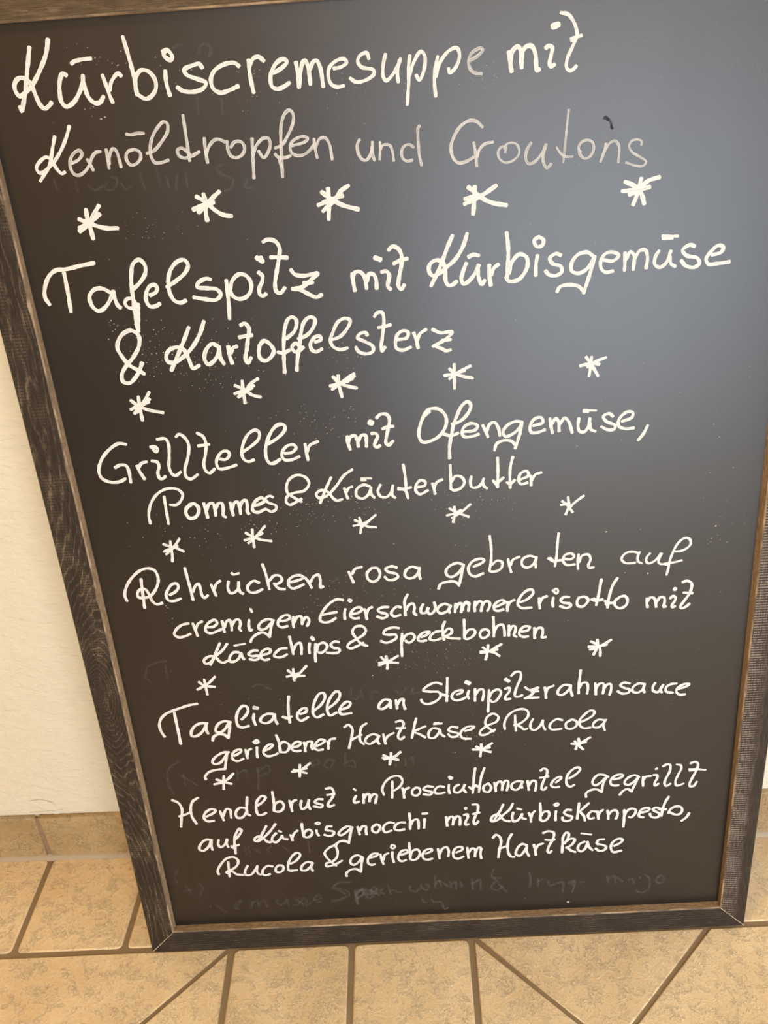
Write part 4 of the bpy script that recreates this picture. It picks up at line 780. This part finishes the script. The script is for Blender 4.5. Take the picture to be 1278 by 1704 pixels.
    ('Kürbisgnocchi', '296 100|-1931,1794 -1976,1710 -2029,1613 -2062,1574;297 100|-1824,1818 -1891,1723 -1987,1620 -2062,1574 -2091,1590 -2069,1634 -2012,1643 -1975,1601 -1946,1559 -1912,1551;297 100|-1833,1683 -1882,1622 -1889,1568 -1850,1547 -1795,1599 -1769,1642;297 100|-1769,1642 -1760,1596 -1713,1584;252 100|-1802,1714 -1772,1697;297 100|-1678,1646 -1668,1618 -1660,1562;296 100|-1663,1599 -1627,1670 -1588,1707;295 100|-1530,1804 -1532,1718 -1526,1618;296 100|-1527,1609 -1508,1680 -1457,1713 -1426,1675 -1445,1622 -1490,1597 -1529,1618;296 100|-1375,1699 -1373,1653 -1356,1616;219 100|-1379,1798 -1343,1814 -1324,1795 -1360,1783 -1379,1798;296 100|-1199,1742 -1247,1745 -1266,1692 -1218,1680 -1179,1659 -1204,1610 -1253,1606 -1293,1627;295 100|-967,1711 -1020,1733 -1093,1687 -1133,1626 -1107,1606 -1041,1647 -981,1707;296 100|-974,1706 -1005,1591 -1028,1482;297 100|-1027,1492 -1080,1522 -1137,1511 -1176,1464;295 100|-908,1720 -902,1666 -896,1602;295 100|-888,1665 -849,1725 -815,1714 -820,1660 -818,1597;295 100|-697,1742 -745,1701 -745,1646 -705,1622 -665,1668 -664,1722 -697,1742;294 100|-497,1748 -551,1760 -609,1719 -627,1666 -602,1619 -532,1642;294 100|-374,1749 -429,1752 -486,1711 -496,1658 -457,1637 -387,1651;293 100|-319,1879 -318,1781 -323,1647;294 100|-315,1709 -277,1778 -235,1784 -225,1721 -229,1646;294 100|-153,1788 -159,1726 -167,1655;310 100|-174,1864 -119,1866'),
    ('mit', '293 100|86,1799 87,1737 94,1665;293 100|97,1736 133,1796 160,1795 165,1732 156,1679;293 100|165,1732 208,1800 235,1790 240,1727 235,1670;293 100|283,1813 322,1820 326,1775 300,1714 299,1670 333,1677;371 100|304,1914 311,1903;292 100|383,1957 437,1953 441,1874 404,1770 389,1700 401,1667 443,1711;292 100|385,1821 458,1838'),
    ('Kürbiskernpesto,', '291 100|722,1937 692,1858 643,1766 615,1699;292 100|828,1943 796,1865 722,1788 647,1711 594,1700 585,1735 617,1788 670,1798 695,1755 736,1705 793,1690;292 100|831,1815 820,1741 835,1685 877,1696 919,1761 930,1788;292 100|930,1788 924,1734 971,1710;247 100|874,1870 925,1849;292 100|1003,1797 1024,1741 1028,1665;291 100|1029,1727 1045,1787 1071,1820;291 100|1130,1931 1133,1816 1130,1686;292 100|1138,1747 1169,1800 1216,1804 1232,1762 1201,1689 1154,1671 1133,1700;292 100|1304,1805 1300,1737 1300,1669;277 100|1283,1894 1314,1919 1333,1900 1304,1879 1288,1900;291 100|1472,1808 1429,1817 1393,1779 1430,1736 1482,1712 1472,1671 1420,1654 1378,1677 1376,1712;291 100|1557,1903 1548,1789 1540,1678;291 100|1665,1896 1615,1839 1574,1781 1612,1717 1627,1645;291 100|1747,1768 1700,1778 1663,1733 1666,1685 1692,1669 1726,1681;291 100|1762,1774 1769,1719 1776,1657;291 100|1774,1719 1799,1772 1824,1790;291 100|1873,1780 1881,1719 1885,1653;291 100|1888,1718 1923,1770 1964,1774 1984,1739 1983,1692 1968,1652;291 100|2057,1775 2059,1666 2056,1529;291 100|2061,1680 2089,1760 2139,1790 2182,1767 2174,1707 2134,1662 2111,1670;290 100|2230,1724 2307,1739 2336,1771 2315,1788 2254,1776 2223,1717 2227,1669 2275,1655;290 100|2460,1766 2397,1787 2373,1762 2406,1726 2443,1703 2440,1656 2395,1642 2352,1668 2342,1703;289 100|2535,1933 2506,1868 2481,1775 2471,1660;290 100|2440,1757 2518,1752;290 100|2547,1696 2564,1749 2619,1786 2676,1776 2695,1728 2672,1675 2621,1671 2556,1709;291 100|2775,1682 2748,1622 2697,1574'),
    ('Rucola', '290 100|-2568,1100 -2575,1151 -2524,1252 -2441,1341 -2362,1355 -2319,1305 -2336,1231 -2402,1169 -2462,1144 -2479,1126 -2453,1106;290 100|-2435,1284 -2441,1190 -2449,1058;291 100|-2448,1143 -2400,1131 -2363,1090 -2287,1076;290 100|-2218,1214 -2256,1141 -2258,1074 -2202,1071 -2134,1152 -2106,1207;290 100|-2106,1207 -2124,1123 -2102,1074 -2081,1069;290 100|-1932,1186 -1987,1199 -2051,1137 -2060,1071 -2026,1054 -1974,1070;290 100|-1860,1201 -1900,1156 -1900,1099 -1851,1092 -1810,1141 -1819,1189 -1860,1201;288 100|-1724,1211 -1656,1254 -1597,1343 -1621,1378 -1674,1348 -1733,1258 -1758,1166 -1750,1112 -1658,1112;289 100|-1470,1214 -1532,1227 -1594,1174 -1608,1109 -1560,1100 -1497,1159 -1470,1214;289 100|-1471,1204 -1492,1140 -1479,1088'),
    ('&', '272 100|-1024,1492 -1085,1514 -1141,1508 -1187,1465;275 100|-1187,1465 -1167,1372 -1183,1280 -1238,1218 -1310,1194 -1315,1147 -1258,1153 -1184,1186 -1128,1224;274 100|-1187,1465 -1260,1424 -1316,1353 -1301,1287 -1259,1219 -1202,1149'),
    ('geriebenem', '288 100|-889,1258 -949,1295 -1015,1256 -1035,1183 -1003,1149 -944,1186 -896,1258;289 100|-889,1248 -912,1147 -928,1034;290 100|-928,1038 -980,1085 -1052,1071 -1099,1017 -1095,978;287 100|-806,1243 -726,1275 -711,1302 -766,1306 -827,1235 -833,1170 -800,1136 -757,1146;287 100|-683,1291 -675,1216 -659,1140;287 100|-655,1205 -635,1279 -592,1304;287 100|-545,1320 -550,1246 -539,1161;254 100|-558,1385 -542,1425 -509,1400 -532,1369 -558,1385;287 100|-455,1267 -376,1300 -381,1337 -430,1331 -476,1269 -480,1204 -447,1170 -397,1189;286 100|-347,1445 -347,1316 -347,1195;287 100|-345,1242 -312,1323 -256,1338 -235,1281 -270,1200 -320,1180 -347,1195;286 100|-169,1268 -97,1310 -103,1338 -166,1323 -204,1261 -194,1195 -153,1177 -96,1189;286 100|-27,1333 -19,1258 -13,1183;286 100|-10,1248 22,1330 71,1354 94,1297 86,1214;286 100|179,1264 250,1306 244,1343 182,1338 144,1266 155,1188 196,1170 260,1200;286 100|306,1330 310,1256 315,1172;286 100|320,1255 361,1317 388,1306 394,1251 388,1191;286 100|398,1250 430,1322 458,1320 453,1228 461,1157'),
    ('Hartzkäse', '297 100|599,1456 634,1500 674,1470 691,1396 671,1287 655,1158;297 100|661,1287 720,1311 769,1327;297 100|812,1501 777,1427 762,1318 774,1206 808,1158 836,1156;298 100|982,1322 927,1344 872,1283 857,1192 898,1170 954,1241 982,1313;298 100|982,1313 975,1240 1002,1158;298 100|1058,1327 1072,1252 1081,1168;297 100|1081,1251 1106,1314 1162,1338;296 100|1161,1493 1216,1517 1278,1495 1282,1431 1258,1360 1224,1279 1217,1206 1238,1195 1258,1222;296 100|1189,1391 1244,1382 1292,1390;296 100|1376,1186 1382,1315 1388,1424 1421,1486 1449,1466 1436,1385 1402,1323;296 100|1423,1358 1477,1391 1518,1380 1492,1308 1444,1265 1421,1257;297 100|1431,1266 1473,1217 1528,1186;297 100|1629,1336 1574,1303 1555,1231 1590,1191 1638,1234 1663,1334;297 100|1663,1334 1678,1259 1721,1201;238 100|1588,1462 1702,1437;296 100|1848,1358 1786,1353 1767,1300 1822,1278 1871,1247 1859,1202 1797,1187 1755,1227;296 100|1961,1251 2028,1292 2056,1336 2012,1357 1945,1307 1927,1225 1957,1159 2046,1177'),
    ('~', '264 10|-2578,490 -2625,574 -2678,609;264 10|-2452,547 -2395,623 -2365,669 -2441,626 -2462,563 -2407,537;263 10|-2240,645 -2264,551;263 10|-2244,614 -2179,664 -2169,561;263 10|-2163,609 -2097,668 -2075,561;263 10|-1946,659 -1933,578 -1859,605 -1829,667 -1819,555;263 10|-1689,674 -1738,645 -1684,610 -1712,564 -1758,573;263 10|-1653,576 -1590,620 -1619,670 -1661,609 -1633,543 -1558,586;262 10|-1507,631 -1423,657 -1441,706 -1491,677 -1510,599 -1429,594;261 10|-1056,885 -1181,893 -1281,806 -1194,753 -1130,686 -1207,612 -1314,587;294 15|-1023,727 -1019,632 -1004,536;294 15|-1015,679 -940,753 -922,689 -996,630;294 15|-877,670 -817,698 -837,746 -886,702 -881,623 -810,641;293 15|-755,757 -783,696 -739,662;227 10|-3025,1211 -3091,1092 -3072,997;228 10|-2831,982 -2786,901 -2837,794;229 10|-3012,868 -2892,892;229 10|-2976,944 -2927,815'),
    ('~', '228 10|-1075,878 -1171,884 -1264,819 -1112,750 -1092,676 -1194,622 -1310,613;294 15|-1015,755 -1006,647 -1004,526;293 15|-1000,719 -934,774 -893,748 -944,655;261 13|-833,720 -779,740 -784,788 -840,744 -828,672 -756,691;261 13|-690,759 -728,713 -687,675;260 13|-633,815 -621,742 -608,670;260 13|-604,729 -552,726 -519,688 -474,697;260 13|-373,786 -377,715 -317,687 -261,744 -249,802;260 13|-235,742 -185,703 -155,773 -197,799;259 13|-78,921 -82,827 -88,721;259 13|-85,780 -29,847 -16,752;259 13|13,809 62,747;259 13|92,828 96,721;259 13|107,780 152,812 156,693;259 13|213,809 227,725;259 13|345,847 348,681;259 13|360,776 431,830 444,675;258 13|590,972 579,880 638,782 740,621;258 13|605,843 683,845;259 13|603,784 567,691 636,651 698,707;262 13|-244,575 -230,513 -195,511;262 13|-139,568 -107,505 -36,513 12,388 48,406'),
    ('~', '258 13|1009,899 1017,781 1008,663;258 13|1103,681 1104,811;258 13|1112,763 1181,806;258 13|1216,757 1243,684 1294,705;259 13|1329,714 1390,734 1391,580;259 13|1451,707 1528,749 1504,572;258 13|1520,726 1486,681;258 13|1589,710 1641,718;257 13|1898,796 1910,689;257 13|1917,748 1984,791 1996,684;257 13|2019,765 2074,691;258 13|2142,710 2193,742 2213,658;258 13|2328,792 2383,718 2374,553 2307,505 2235,550;257 13|2485,747 2462,690 2508,640 2556,707 2527,761 2485,747'),
    ('~', '182 9|-2628,8634 -2628,8714;182 9|-2534,8676 -2491,8633 -2417,8660;182 9|-2379,8681 -2404,8643 -2338,8630 -2289,8707 -2336,8726;182 9|-2262,8673 -2237,8623 -2182,8643;182 9|-2096,8741 -2085,8660 -2077,8612;182 9|-1957,8763 -1948,8619;182 9|-1884,8694 -1881,8614;182 9|-1798,8704 -1823,8602;182 9|-1728,8715 -1731,8596;181 9|-1419,8756 -1473,8729 -1430,8678 -1351,8641 -1378,8571 -1431,8551;182 9|-1234,8633 -1259,8571 -1192,8566;182 9|-2801,8742 -2793,8662'),
    ('~', '244 9|-2758,2774 -2891,2655 -2925,2456 -2890,2322;245 9|-2770,2561 -2610,2421;245 9|-2743,2588 -2748,2415;244 9|-2150,2607 -2157,2479;244 9|-2147,2550 -2060,2601 -2053,2486;244 9|-1922,2621 -1949,2320;243 9|-1929,2564 -1807,2642 -1793,2570 -1914,2506;242 9|-1337,2612 -1245,2634 -1273,2692 -1333,2654 -1318,2582;242 9|-1085,2666 -1150,2684 -1203,2603 -1139,2570 -1085,2666;241 9|-954,2756 -981,2574;242 9|-965,2630 -873,2652 -869,2567 -935,2585;241 9|-436,2666 -422,2538;241 9|-325,2659 -321,2546;241 9|-306,2615 -236,2653 -231,2554'),
    ('~', '230 9|-2933,3869 -2886,3996 -2801,4037 -2673,4056;230 9|-2698,4002 -2703,3835;231 9|-2926,3859 -2888,3809;232 9|-1838,3684 -1773,3708 -1641,3633'),
    ('~', '232 9|-368,3549 -316,3496 -243,3574;232 9|-176,3553 -194,3488 -111,3499'),
    ('~', '233 9|-829,3588 -831,3480 -792,3452 -740,3499;232 9|-713,3580 -720,3456;232 9|-540,3519 -593,3539 -625,3483 -601,3431'),
    ('~', '172 9|-1680,9618 -1642,9636 -1608,9633;172 9|-1491,9563 -1471,9613 -1422,9631 -1388,9587 -1413,9536;176 9|-1550,9259 -1556,9140;176 9|-1356,9245 -1367,9126'),
    ('~', '273 7|-904,4859 -844,4903'),
    ('~', '255 8|-2213,1487 -2212,1395;255 8|-2169,1503 -2170,1392;255 8|-2119,1463 -2042,1402;255 8|-1920,1487 -1968,1435 -1931,1395;254 8|-1781,1478 -1720,1401;254 8|-1482,1533 -1486,1367'),
]

WHITE = (0.63, 0.615, 0.585)
CHALK = {}
RIM = 0.14


def chalk(fade):
    key = 1.0 if fade >= 0.82 else 0.8 if fade >= 0.7 else 0.6 if fade >= 0.5 else 0.15 if fade >= 0.12 else 0.1
    if key not in CHALK:
        CHALK[key] = chalk_material('white_marker_%d' % round(key * 100), key, WHITE)
    return key, CHALK[key]


def spline(pts, step=0.0009):
    """Catmull-Rom through the points, resampled"""
    if len(pts) == 2:
        pts = [pts[0], (pts[0] + pts[1]) * 0.5, pts[1]]
    P = [pts[0] * 2 - pts[1]] + pts + [pts[-1] * 2 - pts[-2]]
    out = []
    for i in range(1, len(P) - 2):
        p0, p1, p2, p3 = P[i - 1:i + 3]
        # centripetal form keeps uneven spacing from looping
        t0 = 0.0
        t1 = t0 + max((p1 - p0).length, 1e-6) ** 0.5
        t2 = t1 + max((p2 - p1).length, 1e-6) ** 0.5
        t3 = t2 + max((p3 - p2).length, 1e-6) ** 0.5
        k = max(2, int((p2 - p1).length / step))
        for j in range(k):
            t = t1 + (t2 - t1) * j / k
            a1 = p0 * ((t1 - t) / (t1 - t0)) + p1 * ((t - t0) / (t1 - t0))
            a2 = p1 * ((t2 - t) / (t2 - t1)) + p2 * ((t - t1) / (t2 - t1))
            a3 = p2 * ((t3 - t) / (t3 - t2)) + p3 * ((t - t2) / (t3 - t2))
            b1 = a1 * ((t2 - t) / (t2 - t0)) + a2 * ((t - t0) / (t2 - t0))
            b2 = a2 * ((t3 - t) / (t3 - t1)) + a3 * ((t - t1) / (t3 - t1))
            out.append(b1 * ((t2 - t) / (t2 - t1)) + b2 * ((t - t1) / (t2 - t1)))
    out.append(pts[-1])
    return out


def ribbon(bm, uvl, pts, width, lift, mi, soft):
    pts = spline(pts)
    n = len(pts)
    acc = random.uniform(0, 5)
    rows = []
    hw0 = width / 2
    ph = random.uniform(0, 6)
    last_d = Vector((1, 0))
    for i, p in enumerate(pts):
        d = (pts[min(i + 1, n - 1)] - pts[max(i - 1, 0)])
        if d.length < 1e-9:
            d = last_d
        d = d.normalized()
        last_d = d
        q = Vector((-d.y, d.x))
        if i:
            acc += (p - pts[i - 1]).length
        e = min(i, n - 1 - i) * 0.0009 / max(hw0, 1e-6)
        hw = hw0 * (1 + 0.09 * math.sin(acc * 420 + ph) + 0.05 * math.sin(acc * 1100 + ph * 2))
        rows.append((p, q, d, hw, acc))
    # rounded chisel ends
    full = []
    p, q, d, hw, a = rows[0]
    for k in (0.95, 0.7, 0.35):
        full.append((p - d * hw0 * 0.75 * k, q, hw * math.sqrt(max(0.0, 1 - k ** 2.2)), a - hw0 * k))
    for p, q, d, hw, a in rows:
        full.append((p, q, hw, a))
    for k in (0.35, 0.7, 0.95):
        full.append((p + d * hw0 * 0.75 * k, q, hw * math.sqrt(max(0.0, 1 - k ** 2.2)), a + hw0 * k))
    prev = None
    seed = random.randint(0, 50)
    for p, q, hw, a in full:
        row = [(bm.verts.new(L(p.x + q.x * hw * s, p.y + q.y * hw * s, -RECESS + lift + (0.00003 if s == 0 else 0))), a + seed, 0.5 + 0.48 * s + seed) for s in (-1, 0, 1)]
        if prev:
            for k in (0, 1):
                f = bm.faces.new((prev[k][0], prev[k + 1][0], row[k + 1][0], row[k][0]))
                f.material_index = mi
                for lp, v in zip(f.loops, (prev[k], prev[k + 1], row[k + 1], row[k])):
                    lp[uvl].uv = (v[1], v[2])
        prev = row


def write(name, kind, label, data):
    bm = bmesh.new()
    uvl = bm.loops.layers.uv.new('UVMap')
    mats = []
    for i, s in enumerate(data.split(';')):
        head, body = s.split('|')
        w, fade = head.split()
        key, m = chalk(int(fade) / 100)
        if m not in mats:
            mats.append(m)
        pts = [Vector((int(a) * 1e-4, int(b) * 1e-4)) for a, b in (t.split(',') for t in body.split())]
        ribbon(bm, uvl, pts, int(w) * 1e-5, 0.00010 + 0.000012 * (i % 24) + (0.0 if key > 0.3 else -0.00005), mats.index(m), key)
    me = bpy.data.meshes.new(kind)
    bm.to_mesh(me)
    for pl in me.polygons:
        if pl.normal.y > 0:
            pl.flip()
    o = link(kind, me, mats, panel)
    o['label'] = label
    return o


star = 0
ORD = ('first', 'second', 'third', 'fourth', 'fifth')
for name, data in WRITING:
    if name == '*':
        write(name, 'chalk_asterisk', '%s asterisk in the %s row of five white asterisks' % (ORD[star % 5], ORD[star // 5]), data)
        star += 1
    elif name == '~':
        write(name, 'wiped_writing', 'faint grey traces of wiped-off writing', data)
    elif name == '&':
        write(name, 'handwritten_ampersand', 'white handwritten ampersand', data)
    else:
        write(name, 'handwritten_word', 'white handwritten word %s' % name.rstrip(','), data)

# ------------------------------------------------------------------ chalk crumbs and a dark smudge
CRUMBS = [(-0.2254, 0.7376, 0.0183, 0.0074, 22, 0.00063), (-0.2023, 0.7172, 0.0290, 0.0119, 70, 0.00063), (-0.1666, 0.7066, 0.0212, 0.0109, 50, 0.00069), (-0.2406, 0.7414, 0.0105, 0.0053, 18, 0.00078), (-0.2543, 0.7529, 0.0042, 0.0042, 10, 0.00083), (-0.2225, 0.7240, 0.0132, 0.0064, 20, 0.00084), (-0.2189, 0.8311, 0.0199, 0.0067, 24, 0.00055), (-0.2294, 0.9536, 0.0116, 0.0083, 12, 0.00065), (-0.2100, 0.9564, 0.0046, 0.0041, 10, 0.00074), (-0.2406, 0.9222, 0.0038, 0.0026, 5, 0.00071), (-0.1564, 0.9400, 0.0140, 0.0084, 14, 0.00056), (-0.1046, 0.9406, 0.0074, 0.0067, 14, 0.00046), (-0.1164, 0.9222, 0.0056, 0.0052, 8, 0.00047), (-0.0445, 0.9321, 0.0093, 0.0085, 10, 0.00047), (0.0672, 0.9284, 0.0083, 0.0059, 22, 0.00046), (0.0741, 0.9250, 0.0046, 0.0013, 8, 0.00046), (-0.1112, 0.5774, 0.0169, 0.0099, 40, 0.00062), (-0.1133, 0.5587, 0.0171, 0.0114, 40, 0.00063), (-0.1600, 0.5524, 0.0080, 0.0051, 14, 0.00091), (-0.0554, 0.5674, 0.0135, 0.0087, 30, 0.00062), (0.0574, 0.5629, 0.0225, 0.0087, 40, 0.00056), (0.0348, 0.5613, 0.0101, 0.0113, 30, 0.00056), (-0.0706, 0.6494, 0.0190, 0.0081, 26, 0.00060), (-0.0981, 0.6484, 0.0109, 0.0104, 16, 0.00071), (-0.1185, 0.6613, 0.0270, 0.0057, 14, 0.00059), (-0.2302, 0.5475, 0.0230, 0.0102, 30, 0.00057), (-0.2082, 0.5395, 0.0173, 0.0090, 16, 0.00063), (-0.0628, 0.4767, 0.0353, 0.0136, 50, 0.00053), (-0.0880, 0.4613, 0.0238, 0.0097, 20, 0.00059), (-0.2563, 0.4655, 0.0024, 0.0097, 10, 0.00078), (-0.1114, 0.4663, 0.0083, 0.0069, 16, 0.00059), (-0.0081, 0.3957, 0.0244, 0.0117, 40, 0.00055), (-0.0329, 0.3900, 0.0183, 0.0073, 22, 0.00055), (0.0404, 0.3852, 0.0183, 0.0044, 18, 0.00055), (0.0228, 0.4045, 0.0364, 0.0101, 30, 0.00049), (0.0404, 0.2857, 0.0077, 0.0096, 18, 0.00070), (0.0501, 0.2891, 0.0127, 0.0064, 16, 0.00064), (0.2786, 0.5197, 0.0068, 0.0259, 12, 0.00068), (0.2855, 0.5256, 0.0113, 0.0064, 8, 0.00057), (-0.1868, 0.3476, 0.0251, 0.0153, 18, 0.00056), (-0.0647, 0.7132, 0.0095, 0.0086, 14, 0.00053), (-0.0494, 0.7067, 0.0074, 0.0043, 10, 0.00053), (0.1299, 0.6271, 0.0326, 0.0117, 10, 0.00049), (-0.1578, 0.7670, 0.0308, 0.0154, 14, 0.00046), (-0.2332, 0.9160, 0, 0, 1, 0.00146), (0.1758, 0.5234, 0, 0, 1, 0.00176), (0.0315, 0.5189, 0, 0, 1, 0.00129), (0.0286, 0.4431, 0, 0, 1, 0.00125), (0.1453, 0.0409, 0, 0, 1, 0.00255), (0.2082, 0.5238, 0, 0, 1, 0.00096), (0.2789, 0.5228, 0, 0, 1, 0.00222), (0.2693, 0.6257, 0, 0, 1, 0.00121), (0.2751, 0.6131, 0, 0, 1, 0.00106), (-0.2296, 0.9171, 0, 0, 1, 0.00100), (0.1464, 0.6131, 0, 0, 1, 0.00099), (-0.0271, 0.5241, 0, 0, 1, 0.00097), (0.0055, 0.4722, 0, 0, 1, 0.00132), (0.1952, 0.4777, 0, 0, 1, 0.00130), (0.2173, 0.4755, 0, 0, 1, 0.00147), (-0.0588, 0.3740, 0, 0, 1, 0.00104)]
SMUDGE = [(0.00300, [(0.1636, 0.8890), (0.1664, 0.8875)]), (0.00180, [(0.1645, 0.8898), (0.1684, 0.8856), (0.1695, 0.8811)]), (0.00240, [(0.1690, 0.8824), (0.1700, 0.8806)])]


def crumbs():
    bm = bmesh.new()
    rnd = random.Random(21)

    def crumb(u, v, r):
        k = rnd.choice((4, 5, 6))
        a0 = rnd.uniform(0, 6.28)
        st = rnd.uniform(0.5, 1.0)
        ring = [bm.verts.new(L(u + math.cos(a0 + 6.283 * i / k) * r * rnd.uniform(.6, 1.1), v + math.sin(a0 + 6.283 * i / k) * r * st * rnd.uniform(.6, 1.1), -RECESS + 0.00005)) for i in range(k)]
        tip = bm.verts.new(L(u, v, -RECESS + 0.00005 + r * 0.5))
        for i in range(k):
            bm.faces.new((ring[i], ring[(i + 1) % k], tip))
    for u, v, su, sv, n, r in CRUMBS:
        for _ in range(n):
            crumb(rnd.gauss(u, su), rnd.gauss(v, sv), r * rnd.uniform(0.35, 1.0))
    for _ in range(150):
        crumb(rnd.uniform(-0.31, 0.31), rnd.uniform(0.05, 0.97), rnd.uniform(0.00018, 0.00045))
    bmesh.ops.recalc_face_normals(bm, faces=bm.faces)
    me = bpy.data.meshes.new('chalk_crumbs')
    bm.to_mesh(me)
    o = link('chalk_crumbs', me, plain_material('dull_chalk_crumb', (0.42, 0.37, 0.31)), panel)
    o['kind'] = 'stuff'
    o['label'] = 'tiny pale crumbs and specks of dried chalk'


crumbs()

bm = bmesh.new()
uvl = bm.loops.layers.uv.new('UVMap')
for w, pts in SMUDGE:
    ribbon(bm, uvl, [Vector(p) for p in pts], w, 0.00012, 0, 0)
M_SOOT = plain_material('sooty_smudge', (0.02, 0.02, 0.02), 0.95)
M_SOOT.node_tree.nodes['Principled BSDF'].inputs['Alpha'].default_value = 0.5
me = bpy.data.meshes.new('dark_smudge')
bm.to_mesh(me)
for pl in me.polygons:
    if pl.normal.y > 0:
        pl.flip()
link('dark_smudge', me, M_SOOT, panel)['label'] = 'small dark smudge above the word Croutons'
